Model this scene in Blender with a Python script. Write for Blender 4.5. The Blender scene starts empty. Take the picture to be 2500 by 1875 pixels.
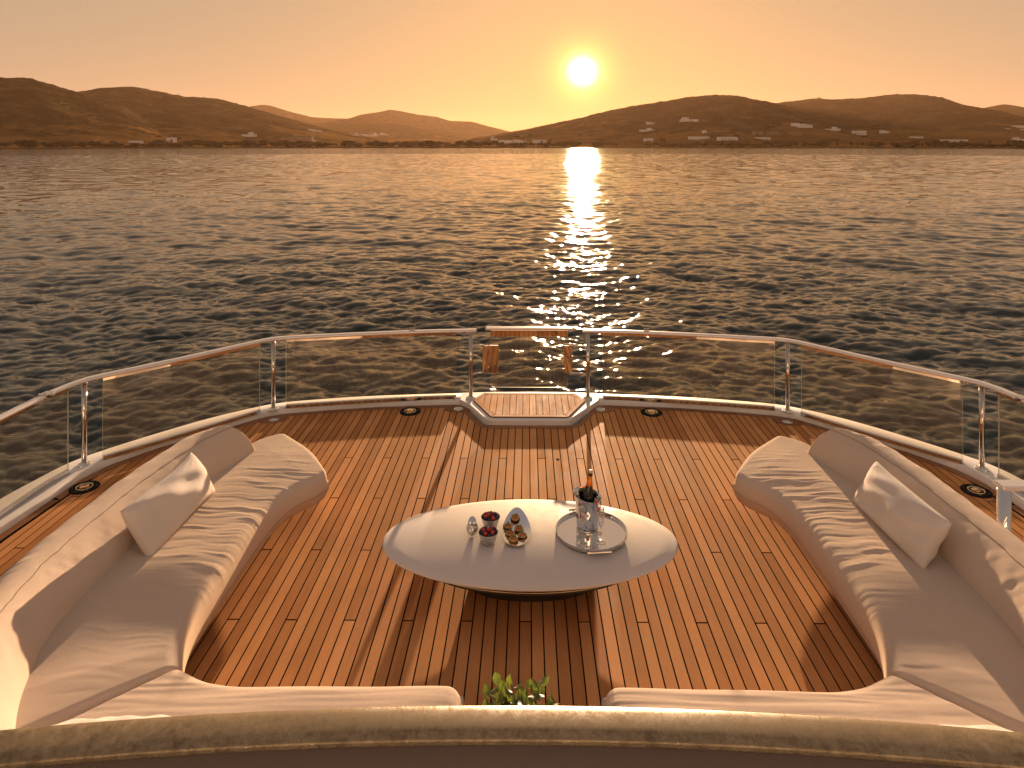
import bpy, bmesh, math, random
import numpy as np
from mathutils import Vector, Matrix
random.seed(7); np.random.seed(7)
C = bpy.context.scene.collection
SC = bpy.context.scene
R = math.radians

# ------------------------------------------------------------------ camera
cam_d = bpy.data.cameras.new('camera'); cam = bpy.data.objects.new('camera', cam_d); C.objects.link(cam)
cam.location = (0, 0, 3.25)
cam.rotation_euler = (R(90), 0, R(0.6))
cam_d.sensor_width = 36; cam_d.lens = 24.0
cam_d.shift_x = -0.0076; cam_d.shift_y = -0.2338
cam_d.clip_start = 0.05; cam_d.clip_end = 30000
SC.camera = cam

# ------------------------------------------------------------------ world, sun, exposure
SUN_AZ, SUN_EL = R(4.64), R(6.1)          # azimuth to the right of +Y, elevation
sd = Vector((math.sin(SUN_AZ)*math.cos(SUN_EL), math.cos(SUN_AZ)*math.cos(SUN_EL), math.sin(SUN_EL)))
W = bpy.data.worlds.new('World'); SC.world = W; W.use_nodes = True
nt = W.node_tree; N = nt.nodes; L = nt.links
for n in list(N): N.remove(n)
out = N.new('ShaderNodeOutputWorld'); bg = N.new('ShaderNodeBackground'); L.new(bg.outputs[0], out.inputs[0])
sky = N.new('ShaderNodeTexSky'); sky.sky_type = 'NISHITA'; sky.sun_disc = False
sky.sun_elevation = SUN_EL; sky.sun_rotation = SUN_AZ
sky.air_density = 1.0; sky.dust_density = 1.0; sky.ozone_density = 1.0; sky.altitude = 0
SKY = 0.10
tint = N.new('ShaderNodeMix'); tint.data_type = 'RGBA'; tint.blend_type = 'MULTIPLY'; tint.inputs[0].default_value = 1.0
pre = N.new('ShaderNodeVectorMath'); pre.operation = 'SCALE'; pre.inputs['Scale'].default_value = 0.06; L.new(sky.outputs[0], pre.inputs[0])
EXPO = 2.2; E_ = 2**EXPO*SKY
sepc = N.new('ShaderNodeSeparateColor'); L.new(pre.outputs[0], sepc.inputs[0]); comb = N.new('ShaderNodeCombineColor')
for ch, (pw_, k_) in enumerate(((.28, .835), (.235, .525), (.02, .246))):        # per-channel grading flattens and warms the sky, brightening the overhead fill
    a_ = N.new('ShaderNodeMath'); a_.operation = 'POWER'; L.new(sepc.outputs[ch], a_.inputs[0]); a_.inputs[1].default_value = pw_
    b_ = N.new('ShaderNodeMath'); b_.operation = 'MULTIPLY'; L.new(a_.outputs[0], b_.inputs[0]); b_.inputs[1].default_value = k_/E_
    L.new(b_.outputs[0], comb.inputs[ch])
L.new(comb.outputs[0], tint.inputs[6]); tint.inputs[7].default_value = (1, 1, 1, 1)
tc = N.new('ShaderNodeTexCoord')
dot = N.new('ShaderNodeVectorMath'); dot.operation = 'DOT_PRODUCT'
nrm = N.new('ShaderNodeVectorMath'); nrm.operation = 'NORMALIZE'; L.new(tc.outputs['Generated'], nrm.inputs[0])
L.new(nrm.outputs[0], dot.inputs[0]); dot.inputs[1].default_value = sd
ac = N.new('ShaderNodeMath'); ac.operation = 'ARCCOSINE'; L.new(dot.outputs['Value'], ac.inputs[0])
dg = N.new('ShaderNodeMath'); dg.operation = 'MULTIPLY'; dg.inputs[1].default_value = 180/math.pi; L.new(ac.outputs[0], dg.inputs[0])
def wmath(op, a, b):
    n = N.new('ShaderNodeMath'); n.operation = op
    for k, v in enumerate((a, b)):
        if v is None: continue
        if isinstance(v, (int, float)): n.inputs[k].default_value = v
        else: L.new(v, n.inputs[k])
    return n.outputs[0]
def gauss(sig, amp):                       # amp * exp(-(angle/sig)^2)
    q = wmath('DIVIDE', dg.outputs[0], sig); q = wmath('MULTIPLY', q, q); q = wmath('MULTIPLY', q, -1.0)
    return wmath('MULTIPLY', wmath('EXPONENT', q, None), amp)
def expo(sig, amp):
    q = wmath('DIVIDE', dg.outputs[0], -sig)
    return wmath('MULTIPLY', wmath('EXPONENT', q, None), amp)
def scaled(col, fac):
    v = N.new('ShaderNodeVectorMath'); v.operation = 'SCALE'; v.inputs[0].default_value = col; L.new(fac, v.inputs['Scale']); return v.outputs[0]
def add(a, b):
    v = N.new('ShaderNodeVectorMath'); v.operation = 'ADD'; L.new(a, v.inputs[0]); L.new(b, v.inputs[1]); return v.outputs[0]
SG = 1.0/SKY
aure = expo(8.0, 0.003*SG)                 # wide warm aureole in the hazy air round the sun
halo = gauss(2.2, 0.14*SG)                 # yellow halo
core = gauss(0.86, 1.3*SG)                # blinding core of the sun
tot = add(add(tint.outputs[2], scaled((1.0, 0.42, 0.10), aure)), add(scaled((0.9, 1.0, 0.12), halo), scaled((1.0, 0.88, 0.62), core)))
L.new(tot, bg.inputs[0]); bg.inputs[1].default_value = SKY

sl = bpy.data.lights.new('sun', 'SUN'); sl.energy = 3.1; sl.angle = R(0.53); sl.color = (1.0, 0.67, 0.40)
so = bpy.data.objects.new('sun', sl); C.objects.link(so)
so.rotation_euler = sd.to_track_quat('Z', 'Y').to_euler(); so.location = (0, 30, 30)
SC.view_settings.view_transform = 'Standard'; SC.view_settings.look = 'None'
SC.view_settings.exposure = EXPO; SC.view_settings.gamma = 1.0; SC.view_settings.use_curve_mapping = False
cy = SC.cycles
cy.use_denoising = True
cy.max_bounces = 10; cy.diffuse_bounces = 3; cy.glossy_bounces = 4; cy.transmission_bounces = 6
cy.transparent_max_bounces = 24; cy.volume_bounces = 0
cy.sample_clamp_indirect = 4.0; cy.sample_clamp_direct = 0
cy.caustics_reflective = False; cy.caustics_refractive = False
cy.volume_step_rate = 4.0

# ------------------------------------------------------------------ helpers
def link(o, parent=None):
    C.objects.link(o)
    if parent is not None: o.parent = parent
    return o
def wloc(o):
    v = Vector((0, 0, 0))
    while o is not None: v += o.location; o = o.parent
    return v
def tag(o, label=None, cat=None, group=None, kind=None):
    if label: o['label'] = label
    if cat: o['category'] = cat
    if group: o['group'] = group
    if kind: o['kind'] = kind
    return o
def thing(name, label, cat, loc=(0, 0, 0), group=None):
    o = bpy.data.objects.new(name, None); C.objects.link(o); o.location = loc; o.empty_display_size = .1
    return tag(o, label, cat, group)
def dup(root, loc, rotz=None, label=None, group=None, scale=None):
    r = root.copy(); C.objects.link(r); r.location = loc
    if rotz is not None: r.rotation_euler = (0, 0, rotz)
    if scale is not None: r.scale = scale
    if label: r['label'] = label
    if group: r['group'] = group
    for ch in list(root.children):
        c = ch.copy(); C.objects.link(c); c.parent = r
        for g in ch.children:
            d = g.copy(); C.objects.link(d); d.parent = c
    return r
class MB:
    def __init__(s): s.v = []; s.f = []; s.m = []; s.sm = []
    def add(s, v, f, mi=0, smooth=False):
        b = len(s.v); s.v += [tuple(p) for p in v]; s.f += [tuple(b+i for i in q) for q in f]
        s.m += [mi]*len(f); s.sm += [smooth]*len(f); return s
    def box(s, c, d, mi=0, rz=0, M=None):
        x, y, z = [k/2 for k in d]
        v = [Vector((a*x, b*y, e*z)) for e in (-1, 1) for b in (-1, 1) for a in (-1, 1)]
        if M is None: M = Matrix.Rotation(rz, 3, 'Z')
        v = [M @ p + Vector(c) for p in v]
        return s.add(v, [(0, 2, 3, 1), (4, 5, 7, 6), (0, 1, 5, 4), (2, 6, 7, 3), (0, 4, 6, 2), (1, 3, 7, 5)], mi)
    def bbox(s, c, d, b=.004, mi=0, rz=0, M=None):          # box with chamfered edges
        if M is None: M = Matrix.Rotation(rz, 3, 'Z')
        bm = bmesh.new(); bmesh.ops.create_cube(bm, size=1.0)
        bmesh.ops.scale(bm, vec=d, verts=bm.verts)
        bmesh.ops.bevel(bm, geom=bm.edges[:], offset=b, segments=2, affect='EDGES', profile=.6)
        bm.verts.index_update()
        v = [M @ p.co + Vector(c) for p in bm.verts]; f = [[q.index for q in g.verts] for g in bm.faces]
        bm.free(); return s.add(v, f, mi, False)
    def prism(s, poly, z0, z1, mi=0, ins=0.0, smooth=False):
        n = len(poly); a = sum(poly[i][0]*poly[(i+1) % n][1]-poly[(i+1) % n][0]*poly[i][1] for i in range(n))
        if a < 0: poly = poly[::-1]
        v = [(p[0], p[1], z0) for p in poly] + [(p[0], p[1], z1) for p in poly]
        f = [tuple(range(n-1, -1, -1)), tuple(range(n, 2*n))] + [(i, (i+1) % n, n+(i+1) % n, n+i) for i in range(n)]
        return s.add(v, f, mi, smooth)
    def lathe(s, prof, n=32, c=(0, 0, 0), mi=0, smooth=True, sy=1.0, M=None, cap=True):
        v = []; f = []
        for (r, z) in prof:
            for k in range(n):
                a = 2*math.pi*k/n; v.append(Vector((r*math.cos(a), r*math.sin(a)*sy, z)))
        m = len(prof)
        for i in range(m-1):
            for k in range(n): f.append((i*n+k, i*n+(k+1) % n, (i+1)*n+(k+1) % n, (i+1)*n+k))
        if cap and prof[0][0] > 1e-3: f.append(tuple(range(n-1, -1, -1)))
        if cap and prof[-1][0] > 1e-3: f.append(tuple((m-1)*n+k for k in range(n)))
        if M is not None: v = [M @ p for p in v]
        v = [p + Vector(c) for p in v]
        return s.add(v, f, mi, smooth)
    def tube(s, pts, r, n=10, mi=0, cap=True):
        pts = [Vector(p) for p in pts]; v = []; f = []
        rr = r if isinstance(r, (list, tuple)) else [r]*len(pts)
        up = Vector((0, 0, 1)); prev = None
        for i, p in enumerate(pts):
            d = (pts[min(i+1, len(pts)-1)]-pts[max(i-1, 0)]).normalized()
            if prev is None:
                a = d.cross(up)
                if a.length < .05: a = d.cross(Vector((1, 0, 0)))
            else: a = prev - d*prev.dot(d)
            a.normalize(); b = d.cross(a); prev = a
            for k in range(n):
                t = 2*math.pi*k/n; v.append(p+(a*math.cos(t)+b*math.sin(t))*rr[i])
        for i in range(len(pts)-1):
            for k in range(n): f.append((i*n+k, i*n+(k+1) % n, (i+1)*n+(k+1) % n, (i+1)*n+k))
        if cap: f.append(tuple(range(n-1, -1, -1))); f.append(tuple((len(pts)-1)*n+k for k in range(n)))
        return s.add(v, f, mi, True)
    def grid(s, P, mi=0, smooth=True, closeu=False, closev=False, flip=False):
        P = np.asarray(P); nu, nv = P.shape[:2]; v = P.reshape(-1, 3).tolist(); f = []
        for i in range(nu if closeu else nu-1):
            for j in range(nv if closev else nv-1):
                q = (i*nv+j, ((i+1) % nu)*nv+j, ((i+1) % nu)*nv+(j+1) % nv, i*nv+(j+1) % nv)
                f.append(q[::-1] if flip else q)
        return s.add(v, f, mi, smooth)
    def sweep(s, path, prof, mi=0, smooth=False, cap=True, zs=None):
        # path: 2D points; prof: closed list of (offset to the LEFT of the path direction, z)
        n = len(path); P = []
        for i in range(n):
            a = Vector(path[max(i-1, 0)]); b = Vector(path[i]); c = Vector(path[min(i+1, n-1)])
            d1 = (b-a).normalized() if i > 0 else (c-b).normalized(); d2 = (c-b).normalized() if i < n-1 else d1
            d = (d1+d2).normalized(); nn = Vector((-d.y, d.x)); k = 1/max(.4, nn.dot(Vector((-d1.y, d1.x))))
            P.append([(b.x+nn.x*o*k, b.y+nn.y*o*k, z+(zs[i] if zs else 0)) for o, z in prof])
        s.grid(P, mi, smooth, closev=True)
        if cap:
            m = len(prof); s.add(P[0], [tuple(range(m))], mi); s.add(P[-1], [tuple(range(m-1, -1, -1))], mi)
        return s
    def build(s, name, mats, parent=None, sub=True):
        o = (wloc(parent) if (parent is not None and sub) else Vector((0, 0, 0)))
        me = bpy.data.meshes.new(name); me.from_pydata([(v[0]-o.x, v[1]-o.y, v[2]-o.z) for v in s.v], [], s.f)
        if not isinstance(mats, (list, tuple)): mats = [mats]
        for m in mats: me.materials.append(m)
        me.polygons.foreach_set('material_index', s.m); me.polygons.foreach_set('use_smooth', s.sm)
        me.update(); ob = bpy.data.objects.new(name, me); return link(ob, parent)
def fixn(o):
    bm = bmesh.new(); bm.from_mesh(o.data); bmesh.ops.recalc_face_normals(bm, faces=bm.faces); bm.to_mesh(o.data); bm.free(); return o
def cr(pts, k=6):                           # Catmull-Rom through points of any dimension
    P = [np.array(p, float) for p in pts]; P = [2*P[0]-P[1]] + P + [2*P[-1]-P[-2]]; o = []
    for i in range(1, len(P)-2):
        for j in range(k):
            t = j/k; a, b, c, d = P[i-1:i+3]
            o.append(.5*((2*b)+(-a+c)*t+(2*a-5*b+4*c-d)*t*t+(-a+3*b-3*c+d)*t**3))
    o.append(P[-2]); return np.array(o)
def round_poly(poly, r, k=5):
    o = []; n = len(poly)
    for i in range(n):
        a, b, c = (Vector(poly[(i+j) % n]) for j in (-1, 0, 1)); rr = min(r, (a-b).length*.45, (c-b).length*.45)
        p = b+(a-b).normalized()*rr; q = b+(c-b).normalized()*rr
        for j in range(k+1):
            t = j/k; o.append(tuple((1-t)**2*p+2*t*(1-t)*b+t*t*q))
    return o
XC = 0.03                                  # yacht centreline
def mx(p, s): return (XC+s*p[0],)+tuple(p[1:])

# ------------------------------------------------------------------ materials
def mat(name, col, rough=.5, metal=0., **k):
    m = bpy.data.materials.new(name); m.use_nodes = True; b = m.node_tree.nodes['Principled BSDF']
    b.inputs['Base Color'].default_value = (*col, 1); b.inputs['Roughness'].default_value = rough; b.inputs['Metallic'].default_value = metal
    for kk, v in k.items(): b.inputs[kk.replace('_', ' ')].default_value = v
    return m
class MN:                                   # small node-building helper
    def __init__(s, m): s.m = m; s.t = m.node_tree; s.b = s.t.nodes.get('Principled BSDF')
    def n(s, typ, **k):
        n = s.t.nodes.new('ShaderNode'+typ)
        for a, v in k.items(): setattr(n, a, v)
        return n
    def l(s, a, b): s.t.links.new(a, b)
    def coord(s, kind='Object', scale=(1, 1, 1)):
        c = s.n('TexCoord'); mp = s.n('Mapping'); mp.inputs['Scale'].default_value = scale
        s.l(c.outputs[kind], mp.inputs[0]); return mp.outputs[0]
    def pos(s, scale=(1, 1, 1)):
        g = s.n('NewGeometry'); mp = s.n('Mapping'); mp.inputs['Scale'].default_value = scale
        s.l(g.outputs['Position'], mp.inputs[0]); return mp.outputs[0]
    def noise(s, vec, scale, detail=3, rough=.5, dist=0):
        n = s.n('TexNoise'); n.inputs['Scale'].default_value = scale; n.inputs['Detail'].default_value = detail
        n.inputs['Roughness'].default_value = rough; n.inputs['Distortion'].default_value = dist
        if vec is not None: s.l(vec, n.inputs['Vector'])
        return n
    def ramp(s, fac, stops):
        r = s.n('ValToRGB'); e = r.color_ramp.elements
        while len(e) < len(stops): e.new(.5)
        for q, (p, c) in zip(e, stops): q.position = p; q.color = (*c, 1) if len(c) == 3 else c
        s.l(fac, r.inputs[0]); return r.outputs[0]
    def mix(s, fac, a, b, blend='MIX'):
        n = s.n('Mix'); n.data_type = 'RGBA'; n.blend_type = blend
        for k, v in ((0, fac), (6, a), (7, b)):
            if isinstance(v, (int, float)): n.inputs[k].default_value = v
            elif isinstance(v, tuple): n.inputs[k].default_value = (*v, 1) if len(v) == 3 else v
            else: s.l(v, n.inputs[k])
        return n.outputs[2]
    def math(s, op, a, b=None):
        n = s.n('Math', operation=op)
        for k, v in enumerate((a, b)):
            if v is None: continue
            if isinstance(v, (int, float)): n.inputs[k].default_value = v
            else: s.l(v, n.inputs[k])
        return n.outputs[0]
    def bump(s, h, strength=.3, dist=.01):
        n = s.n('Bump'); n.inputs['Strength'].default_value = strength; n.inputs['Distance'].default_value = dist
        s.l(h, n.inputs['Height']); s.l(n.outputs[0], s.b.inputs['Normal']); return n

def teak_mat(name, c1=(.40, .172, .060), c2=(.70, .340, .140), swap=False):
    m = mat(name, c1, .42); q = MN(m)
    oi = q.n('ObjectInfo'); vec = q.pos((1, 1, 1) if not swap else (1, 1, 1))
    off = q.n('VectorMath', operation='ADD'); q.l(vec, off.inputs[0])
    cm = q.n('CombineXYZ'); q.l(q.math('MULTIPLY', oi.outputs['Random'], 37.0), cm.inputs[0]); q.l(q.math('MULTIPLY', oi.outputs['Random'], 91.0), cm.inputs[1]); q.l(cm.outputs[0], off.inputs[1])
    mp = q.n('Mapping'); mp.inputs['Scale'].default_value = (1, .05, 1) if not swap else (.07, 1, 1); q.l(off.outputs[0], mp.inputs[0])
    g = q.noise(mp.outputs[0], 120, 4, .65, .3)
    g2 = q.noise(mp.outputs[0], 24, 3, .6, .6)
    b3 = q.noise(vec, 2.2, 4, .6)
    fac = q.math('ADD', q.math('MULTIPLY', g.outputs[0], .30), q.math('ADD', q.math('MULTIPLY', g2.outputs[0], .30), q.math('MULTIPLY', oi.outputs['Random'], .44)))
    col = q.ramp(fac, [(.26, c1), (.86, c2)])
    col = q.mix(.30, col, q.ramp(b3.outputs[0], [(.3, (.55, .5, .46)), (.7, (1.25, 1.2, 1.15))]), 'MULTIPLY')
    q.l(col, q.b.inputs['Base Color'])
    rg = q.ramp(q.math('ADD', q.math('MULTIPLY', g2.outputs[0], .5), q.math('MULTIPLY', b3.outputs[0], .5)), [(.35, (.60,)*3), (.65, (.80,)*3)])
    q.l(rg, q.b.inputs['Roughness']); q.bump(g.outputs[0], .35, .0015)
    q.b.inputs['Specular IOR Level'].default_value = .035
    return m
TEAK = teak_mat('teak_planks'); TEAKX = teak_mat('teak_cross_planks', swap=True)
TEAKD = teak_mat('teak_margin_shaded', (.24, .115, .06), (.38, .20, .11))  # margin teak with the bulwark's shade put into its colour
CAULK = mat('black_caulk', (.010, .009, .008), 1.0, 0, Specular_IOR_Level=0.0)
def gel():
    m = mat('white_gelcoat', (.74, .71, .70), .28); q = MN(m)
    n = q.noise(q.pos(), 3.5, 5, .6); q.l(q.ramp(n.outputs[0], [(.3, (.66, .63, .62)), (.7, (.76, .73, .72))]), q.b.inputs['Base Color'])
    n2 = q.noise(q.pos(), 40, 3, .6); q.l(q.ramp(n2.outputs[0], [(.35, (.40,)*3), (.7, (.6,)*3)]), q.b.inputs['Roughness'])
    q.b.inputs['Specular IOR Level'].default_value = .25
    return m
GEL = gel()
STEEL = mat('polished_steel', (.66, .64, .62), .035, 1.0)
POST = mat('teak_reflection_post_steel', (.50, .45, .41), .05, 1.0)  # brownish tint stands in for teak deck reflected in the posts
def steel2():
    m = mat('salt_marked_steel', (.72, .70, .68), .12, 1.0); q = MN(m)
    n = q.noise(q.pos(), 60, 4, .7); q.l(q.ramp(n.outputs[0], [(.4, (.06,)*3), (.75, (.26,)*3)]), q.b.inputs['Roughness']); return m
STEEL2 = steel2()
def railpaint():
    m = mat('satin_pale_rail', (.78, .74, .72), .22, .35); return m
RAILTOP = railpaint()
def glass(name, tint, refl=.9, op=0.0):
    m = bpy.data.materials.new(name); m.use_nodes = True; q = MN(m); q.t.nodes.remove(q.b)
    o = [n for n in q.t.nodes if n.type == 'OUTPUT_MATERIAL'][0]
    tr = q.n('BsdfTransparent'); tr.inputs[0].default_value = (*tint, 1)
    gl = q.n('BsdfGlossy'); gl.inputs['Roughness'].default_value = .015; gl.inputs[0].default_value = (1, 1, 1, 1)
    lw = q.n('LayerWeight'); lw.inputs[0].default_value = .5; frp = q.math('ADD', .045, q.math('MULTIPLY', q.math('POWER', lw.outputs['Facing'], 4.5), .9))
    mx_ = q.n('MixShader'); q.l(q.math('MULTIPLY', frp, refl), mx_.inputs[0]); q.l(tr.outputs[0], mx_.inputs[1]); q.l(gl.outputs[0], mx_.inputs[2])
    last = mx_.outputs[0]
    if op > 0:                                # thin salt film on the pane
        df = q.n('BsdfDiffuse'); df.inputs[0].default_value = (.7, .68, .62, 1); m2 = q.n('MixShader')
        nz = q.noise(q.pos(), 2.5, 6, .7); q.l(q.math('MULTIPLY', nz.outputs[0], op), m2.inputs[0])
        q.l(last, m2.inputs[1]); q.l(df.outputs[0], m2.inputs[2]); last = m2.outputs[0]
    q.l(last, o.inputs[0]); return m
PANE = glass('pane_glass', (.965, .945, .89), .6, .06)
PANE_E = mat('pane_cut_edge', (.72, .78, .62), .3)
CRYSTAL = glass('crystal', (.94, .94, .95), 2.4, .05)
def fabric(name, c, weave=900, wr=0.0):
    m = mat(name, c, .88); q = MN(m)
    v = q.coord('Object'); n1 = q.noise(v, 3, 4, .6)
    w = q.n('TexWave'); w.wave_type = 'BANDS'; w.bands_direction = 'X'; w.inputs['Scale'].default_value = weave/6.; w.inputs['Distortion'].default_value = 2.0; w.inputs['Detail'].default_value = 2
    w2 = q.n('TexWave'); w2.wave_type = 'BANDS'; w2.bands_direction = 'Y'; w2.inputs['Scale'].default_value = weave/6.; w2.inputs['Distortion'].default_value = 2.0
    q.l(v, w.inputs[0]); q.l(v, w2.inputs[0])
    n2 = q.noise(v, weave/4., 2, .6)
    h = q.math('ADD', q.math('ADD', w.outputs['Fac'], w2.outputs['Fac']), n2.outputs[0])
    col = q.mix(q.math('MULTIPLY', n1.outputs[0], .5), tuple(x*1.06 for x in c), tuple(x*.84 for x in c))
    col = q.mix(.5, col, q.ramp(h, [(.35, (.6,)*3), (1.0, (1.25,)*3)]), 'MULTIPLY')
    q.l(col, q.b.inputs['Base Color'])
    big = q.noise(v, 9, 4, .6)
    hh = q.math('ADD', q.math('MULTIPLY', h, .25), q.math('MULTIPLY', big.outputs[0], wr))
    q.bump(hh, .8, .004)
    q.b.inputs['Sheen Weight'].default_value = .08; q.b.inputs['Sheen Roughness'].default_value = .5
    q.b.inputs['Specular IOR Level'].default_value = .03
    return m
FAB = fabric('sand_woven_fabric', (.60, .475, .385), 900, 1.2)
PIL = fabric('white_cotton', (.74, .66, .60), 1800, 2.0)
SEAM = mat('seam_thread', (.16, .11, .08), .9)
DARKB = mat('dark_bronze_paint', (.035, .028, .022), .45)
def lacq():
    m = mat('cream_lacquer', (.66, .585, .54), .30); q = MN(m)
    n = q.noise(q.pos(), 2.2, 4, .5); q.l(q.ramp(n.outputs[0], [(.3, (.62, .555, .52)), (.7, (.64, .575, .54))]), q.b.inputs['Base Color'])
    n2 = q.noise(q.pos(), 14, 5, .65); q.l(q.ramp(n2.outputs[0], [(.3, (.55,)*3), (.75, (.62,)*3)]), q.b.inputs['Roughness'])
    q.b.inputs['Specular IOR Level'].default_value = .05; return m
CREAM = lacq()
MIRROR = mat('mirror', (.80, .80, .82), .02, 1.0)
RUBBER = mat('black_rubber', (.014, .013, .012), .85, 0, Specular_IOR_Level=.08)
BRASS = mat('worn_brass', (.62, .46, .26), .22, 1.0)

# ------------------------------------------------------------------ sea
SEA = -2.6
def ocean_tile(Ln, n, lo, hi, wind, rms_slope, seed, pw=3.6, spread=2):
    rs = np.random.RandomState(seed); k1 = 2*np.pi*np.fft.fftfreq(n, Ln/n); KX, KY = np.meshgrid(k1, k1, indexing='ij')
    K = np.hypot(KX, KY); K[0, 0] = 1; wl = 2*np.pi/K
    D = np.abs(np.cos((np.arctan2(KY, KX)-wind)))**spread*.85+.15
    S = K**(-pw)*D*np.exp(-(wl/hi)**4)*np.exp(-(lo/wl)**4); S[0, 0] = 0
    A = (rs.normal(size=(n, n))+1j*rs.normal(size=(n, n)))*np.sqrt(S)
    H = np.fft.ifft2(A); sl = np.fft.ifft2(A*1j*KX), np.fft.ifft2(A*1j*KY)
    f = rms_slope/np.sqrt((sl[0].real**2+sl[1].real**2).mean())
    dx = np.fft.ifft2(A*1j*KX/K).real*f; dy = np.fft.ifft2(A*1j*KY/K).real*f
    return H.real*f, dx, dy
def samp(T, Ln, x, y):
    n = T.shape[0]; u = (x/Ln*n) % n; v = (y/Ln*n) % n; i = u.astype(int); j = v.astype(int); a = u-i; b = v-j; i %= n; j %= n; i2 = (i+1) % n; j2 = (j+1) % n
    return T[i, j]*(1-a)*(1-b)+T[i2, j]*a*(1-b)+T[i, j2]*(1-a)*b+T[i2, j2]*a*b
def build_sea():
    th = np.concatenate([np.linspace(-180, -50, 34)[:-1], np.linspace(-50, 50, 900), np.linspace(50, 180, 34)[1:]]); th = np.radians(th)
    r = [3.0, 4.0, 5.0, 6.0, 7.0]
    while r[-1] < 8300: q = r[-1]; r.append(q+min(1.15, max(.065, .00155*q**1.3)) if q < 430 else q*1.05)
    r = np.array(r); dr = np.gradient(r)
    TT, RR = np.meshgrid(th, r, indexing='ij'); DR = np.broadcast_to(dr, RR.shape)
    X = np.sin(TT)*RR; Y = 2+np.cos(TT)*RR; Z = np.zeros_like(X); DX = np.zeros_like(X); DY = np.zeros_like(X)
    for (Ln, lo, hi, wind, sl, seed, ch, fa) in ((211.0, 3.0, 9.0, R(72), .05, 5, 1.2, 3.2), (61.0, .8, 2.1, R(80), .115, 7, 1.4, .8), (15.3, .22, .85, R(96), .19, 9, 1.1, .26), (7.1, .12, .30, R(66), .08, 12, .6, .10)):
        h, dx, dy = ocean_tile(Ln, 512, lo, hi, wind, sl, seed)
        w = np.clip((fa-DR)/(fa*.6), 0, 1); w = w*w*(3-2*w)
        Z += samp(h, Ln, X, Y)*w; DX -= samp(dx, Ln, X, Y)*w*ch; DY -= samp(dy, Ln, X, Y)*w*ch
    dense = np.clip((R(52)-np.abs(TT))/R(2.5), 0, 1); DX *= dense; DY *= dense
    P = np.stack([X+DX, Y+DY, Z*dense+SEA], -1)
    nu, nv = X.shape; me = bpy.data.meshes.new('sea')
    idx = np.arange(nu*nv).reshape(nu, nv); q = np.stack([idx[:-1, :-1], idx[:-1, 1:], idx[1:, 1:], idx[1:, :-1]], -1).reshape(-1, 4)
    me.vertices.add(nu*nv); me.vertices.foreach_set('co', P.reshape(-1).astype(np.float32))
    me.loops.add(q.size); me.loops.foreach_set('vertex_index', q.reshape(-1).astype(np.int32))
    me.polygons.add(len(q)); me.polygons.foreach_set('loop_start', np.arange(0, q.size, 4, dtype=np.int32)); me.polygons.foreach_set('loop_total', np.full(len(q), 4, dtype=np.int32))
    me.update(calc_edges=True); me.validate()
    me.polygons.foreach_set('use_smooth', np.ones(len(me.polygons), dtype=bool)); me.flip_normals() if me.polygons[0].normal.z < 0 else None
    m = mat('sea_water', (.012, .022, .020), .05); q = MN(m); q.b.inputs['IOR'].default_value = 1.333
    g = q.n('NewGeometry'); ln = q.n('VectorMath', operation='LENGTH'); q.l(g.outputs['Position'], ln.inputs[0])
    mr = q.n('MapRange'); q.l(ln.outputs['Value'], mr.inputs[0]); mr.inputs[1].default_value = 25; mr.inputs[2].default_value = 220; mr.inputs[3].default_value = 0; mr.inputs[4].default_value = 1
    far = mr.outputs[0]
    def slopes(scale, mul, det=2, asp=(1, 1.6, 1)):
        n = q.noise(q.pos(asp), scale, det, .6); s_ = q.n('VectorMath', operation='SUBTRACT'); q.l(n.outputs['Color'], s_.inputs[0]); s_.inputs[1].default_value = (.5, .5, .5)
        t = q.n('VectorMath', operation='MULTIPLY'); q.l(s_.outputs[0], t.inputs[0]); t.inputs[1].default_value = (1, 1, 0)
        u = q.n('VectorMath', operation='SCALE'); q.l(t.outputs[0], u.inputs[0])
        if isinstance(mul, float): u.inputs['Scale'].default_value = mul
        else: q.l(mul, u.inputs['Scale'])
        return u.outputs[0]
    pt_ = q.noise(q.pos((.5, 1.3, 1)), .035, 4, .6, .6); pch = q.n('MapRange'); q.l(pt_.outputs[0], pch.inputs[0]); pch.inputs[1].default_value = .35; pch.inputs[2].default_value = .65; pch.inputs[3].default_value = .55; pch.inputs[4].default_value = 1.35
    a = slopes(20.0, q.math('MULTIPLY', pch.outputs[0], q.math('ADD', .12, q.math('MULTIPLY', far, .22))), 3); b = slopes(2.6, q.math('MULTIPLY', q.math('ADD', q.math('MULTIPLY', far, .46), .03), pch.outputs[0]), 3); c = slopes(.42, q.math('MULTIPLY', far, .55), 4)
    s1 = q.n('VectorMath', operation='ADD'); q.l(a, s1.inputs[0]); q.l(b, s1.inputs[1])
    s2 = q.n('VectorMath', operation='ADD'); q.l(s1.outputs[0], s2.inputs[0]); q.l(c, s2.inputs[1])
    s3 = q.n('VectorMath', operation='ADD'); q.l(s2.outputs[0], s3.inputs[0]); q.l(g.outputs['Normal'], s3.inputs[1])
    nn = q.n('VectorMath', operation='NORMALIZE'); q.l(s3.outputs[0], nn.inputs[0]); q.l(nn.outputs[0], q.b.inputs['Normal'])
    me.materials.append(m)
    o = link(bpy.data.objects.new('sea', me)); tag(o, kind='structure')
build_sea()
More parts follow.
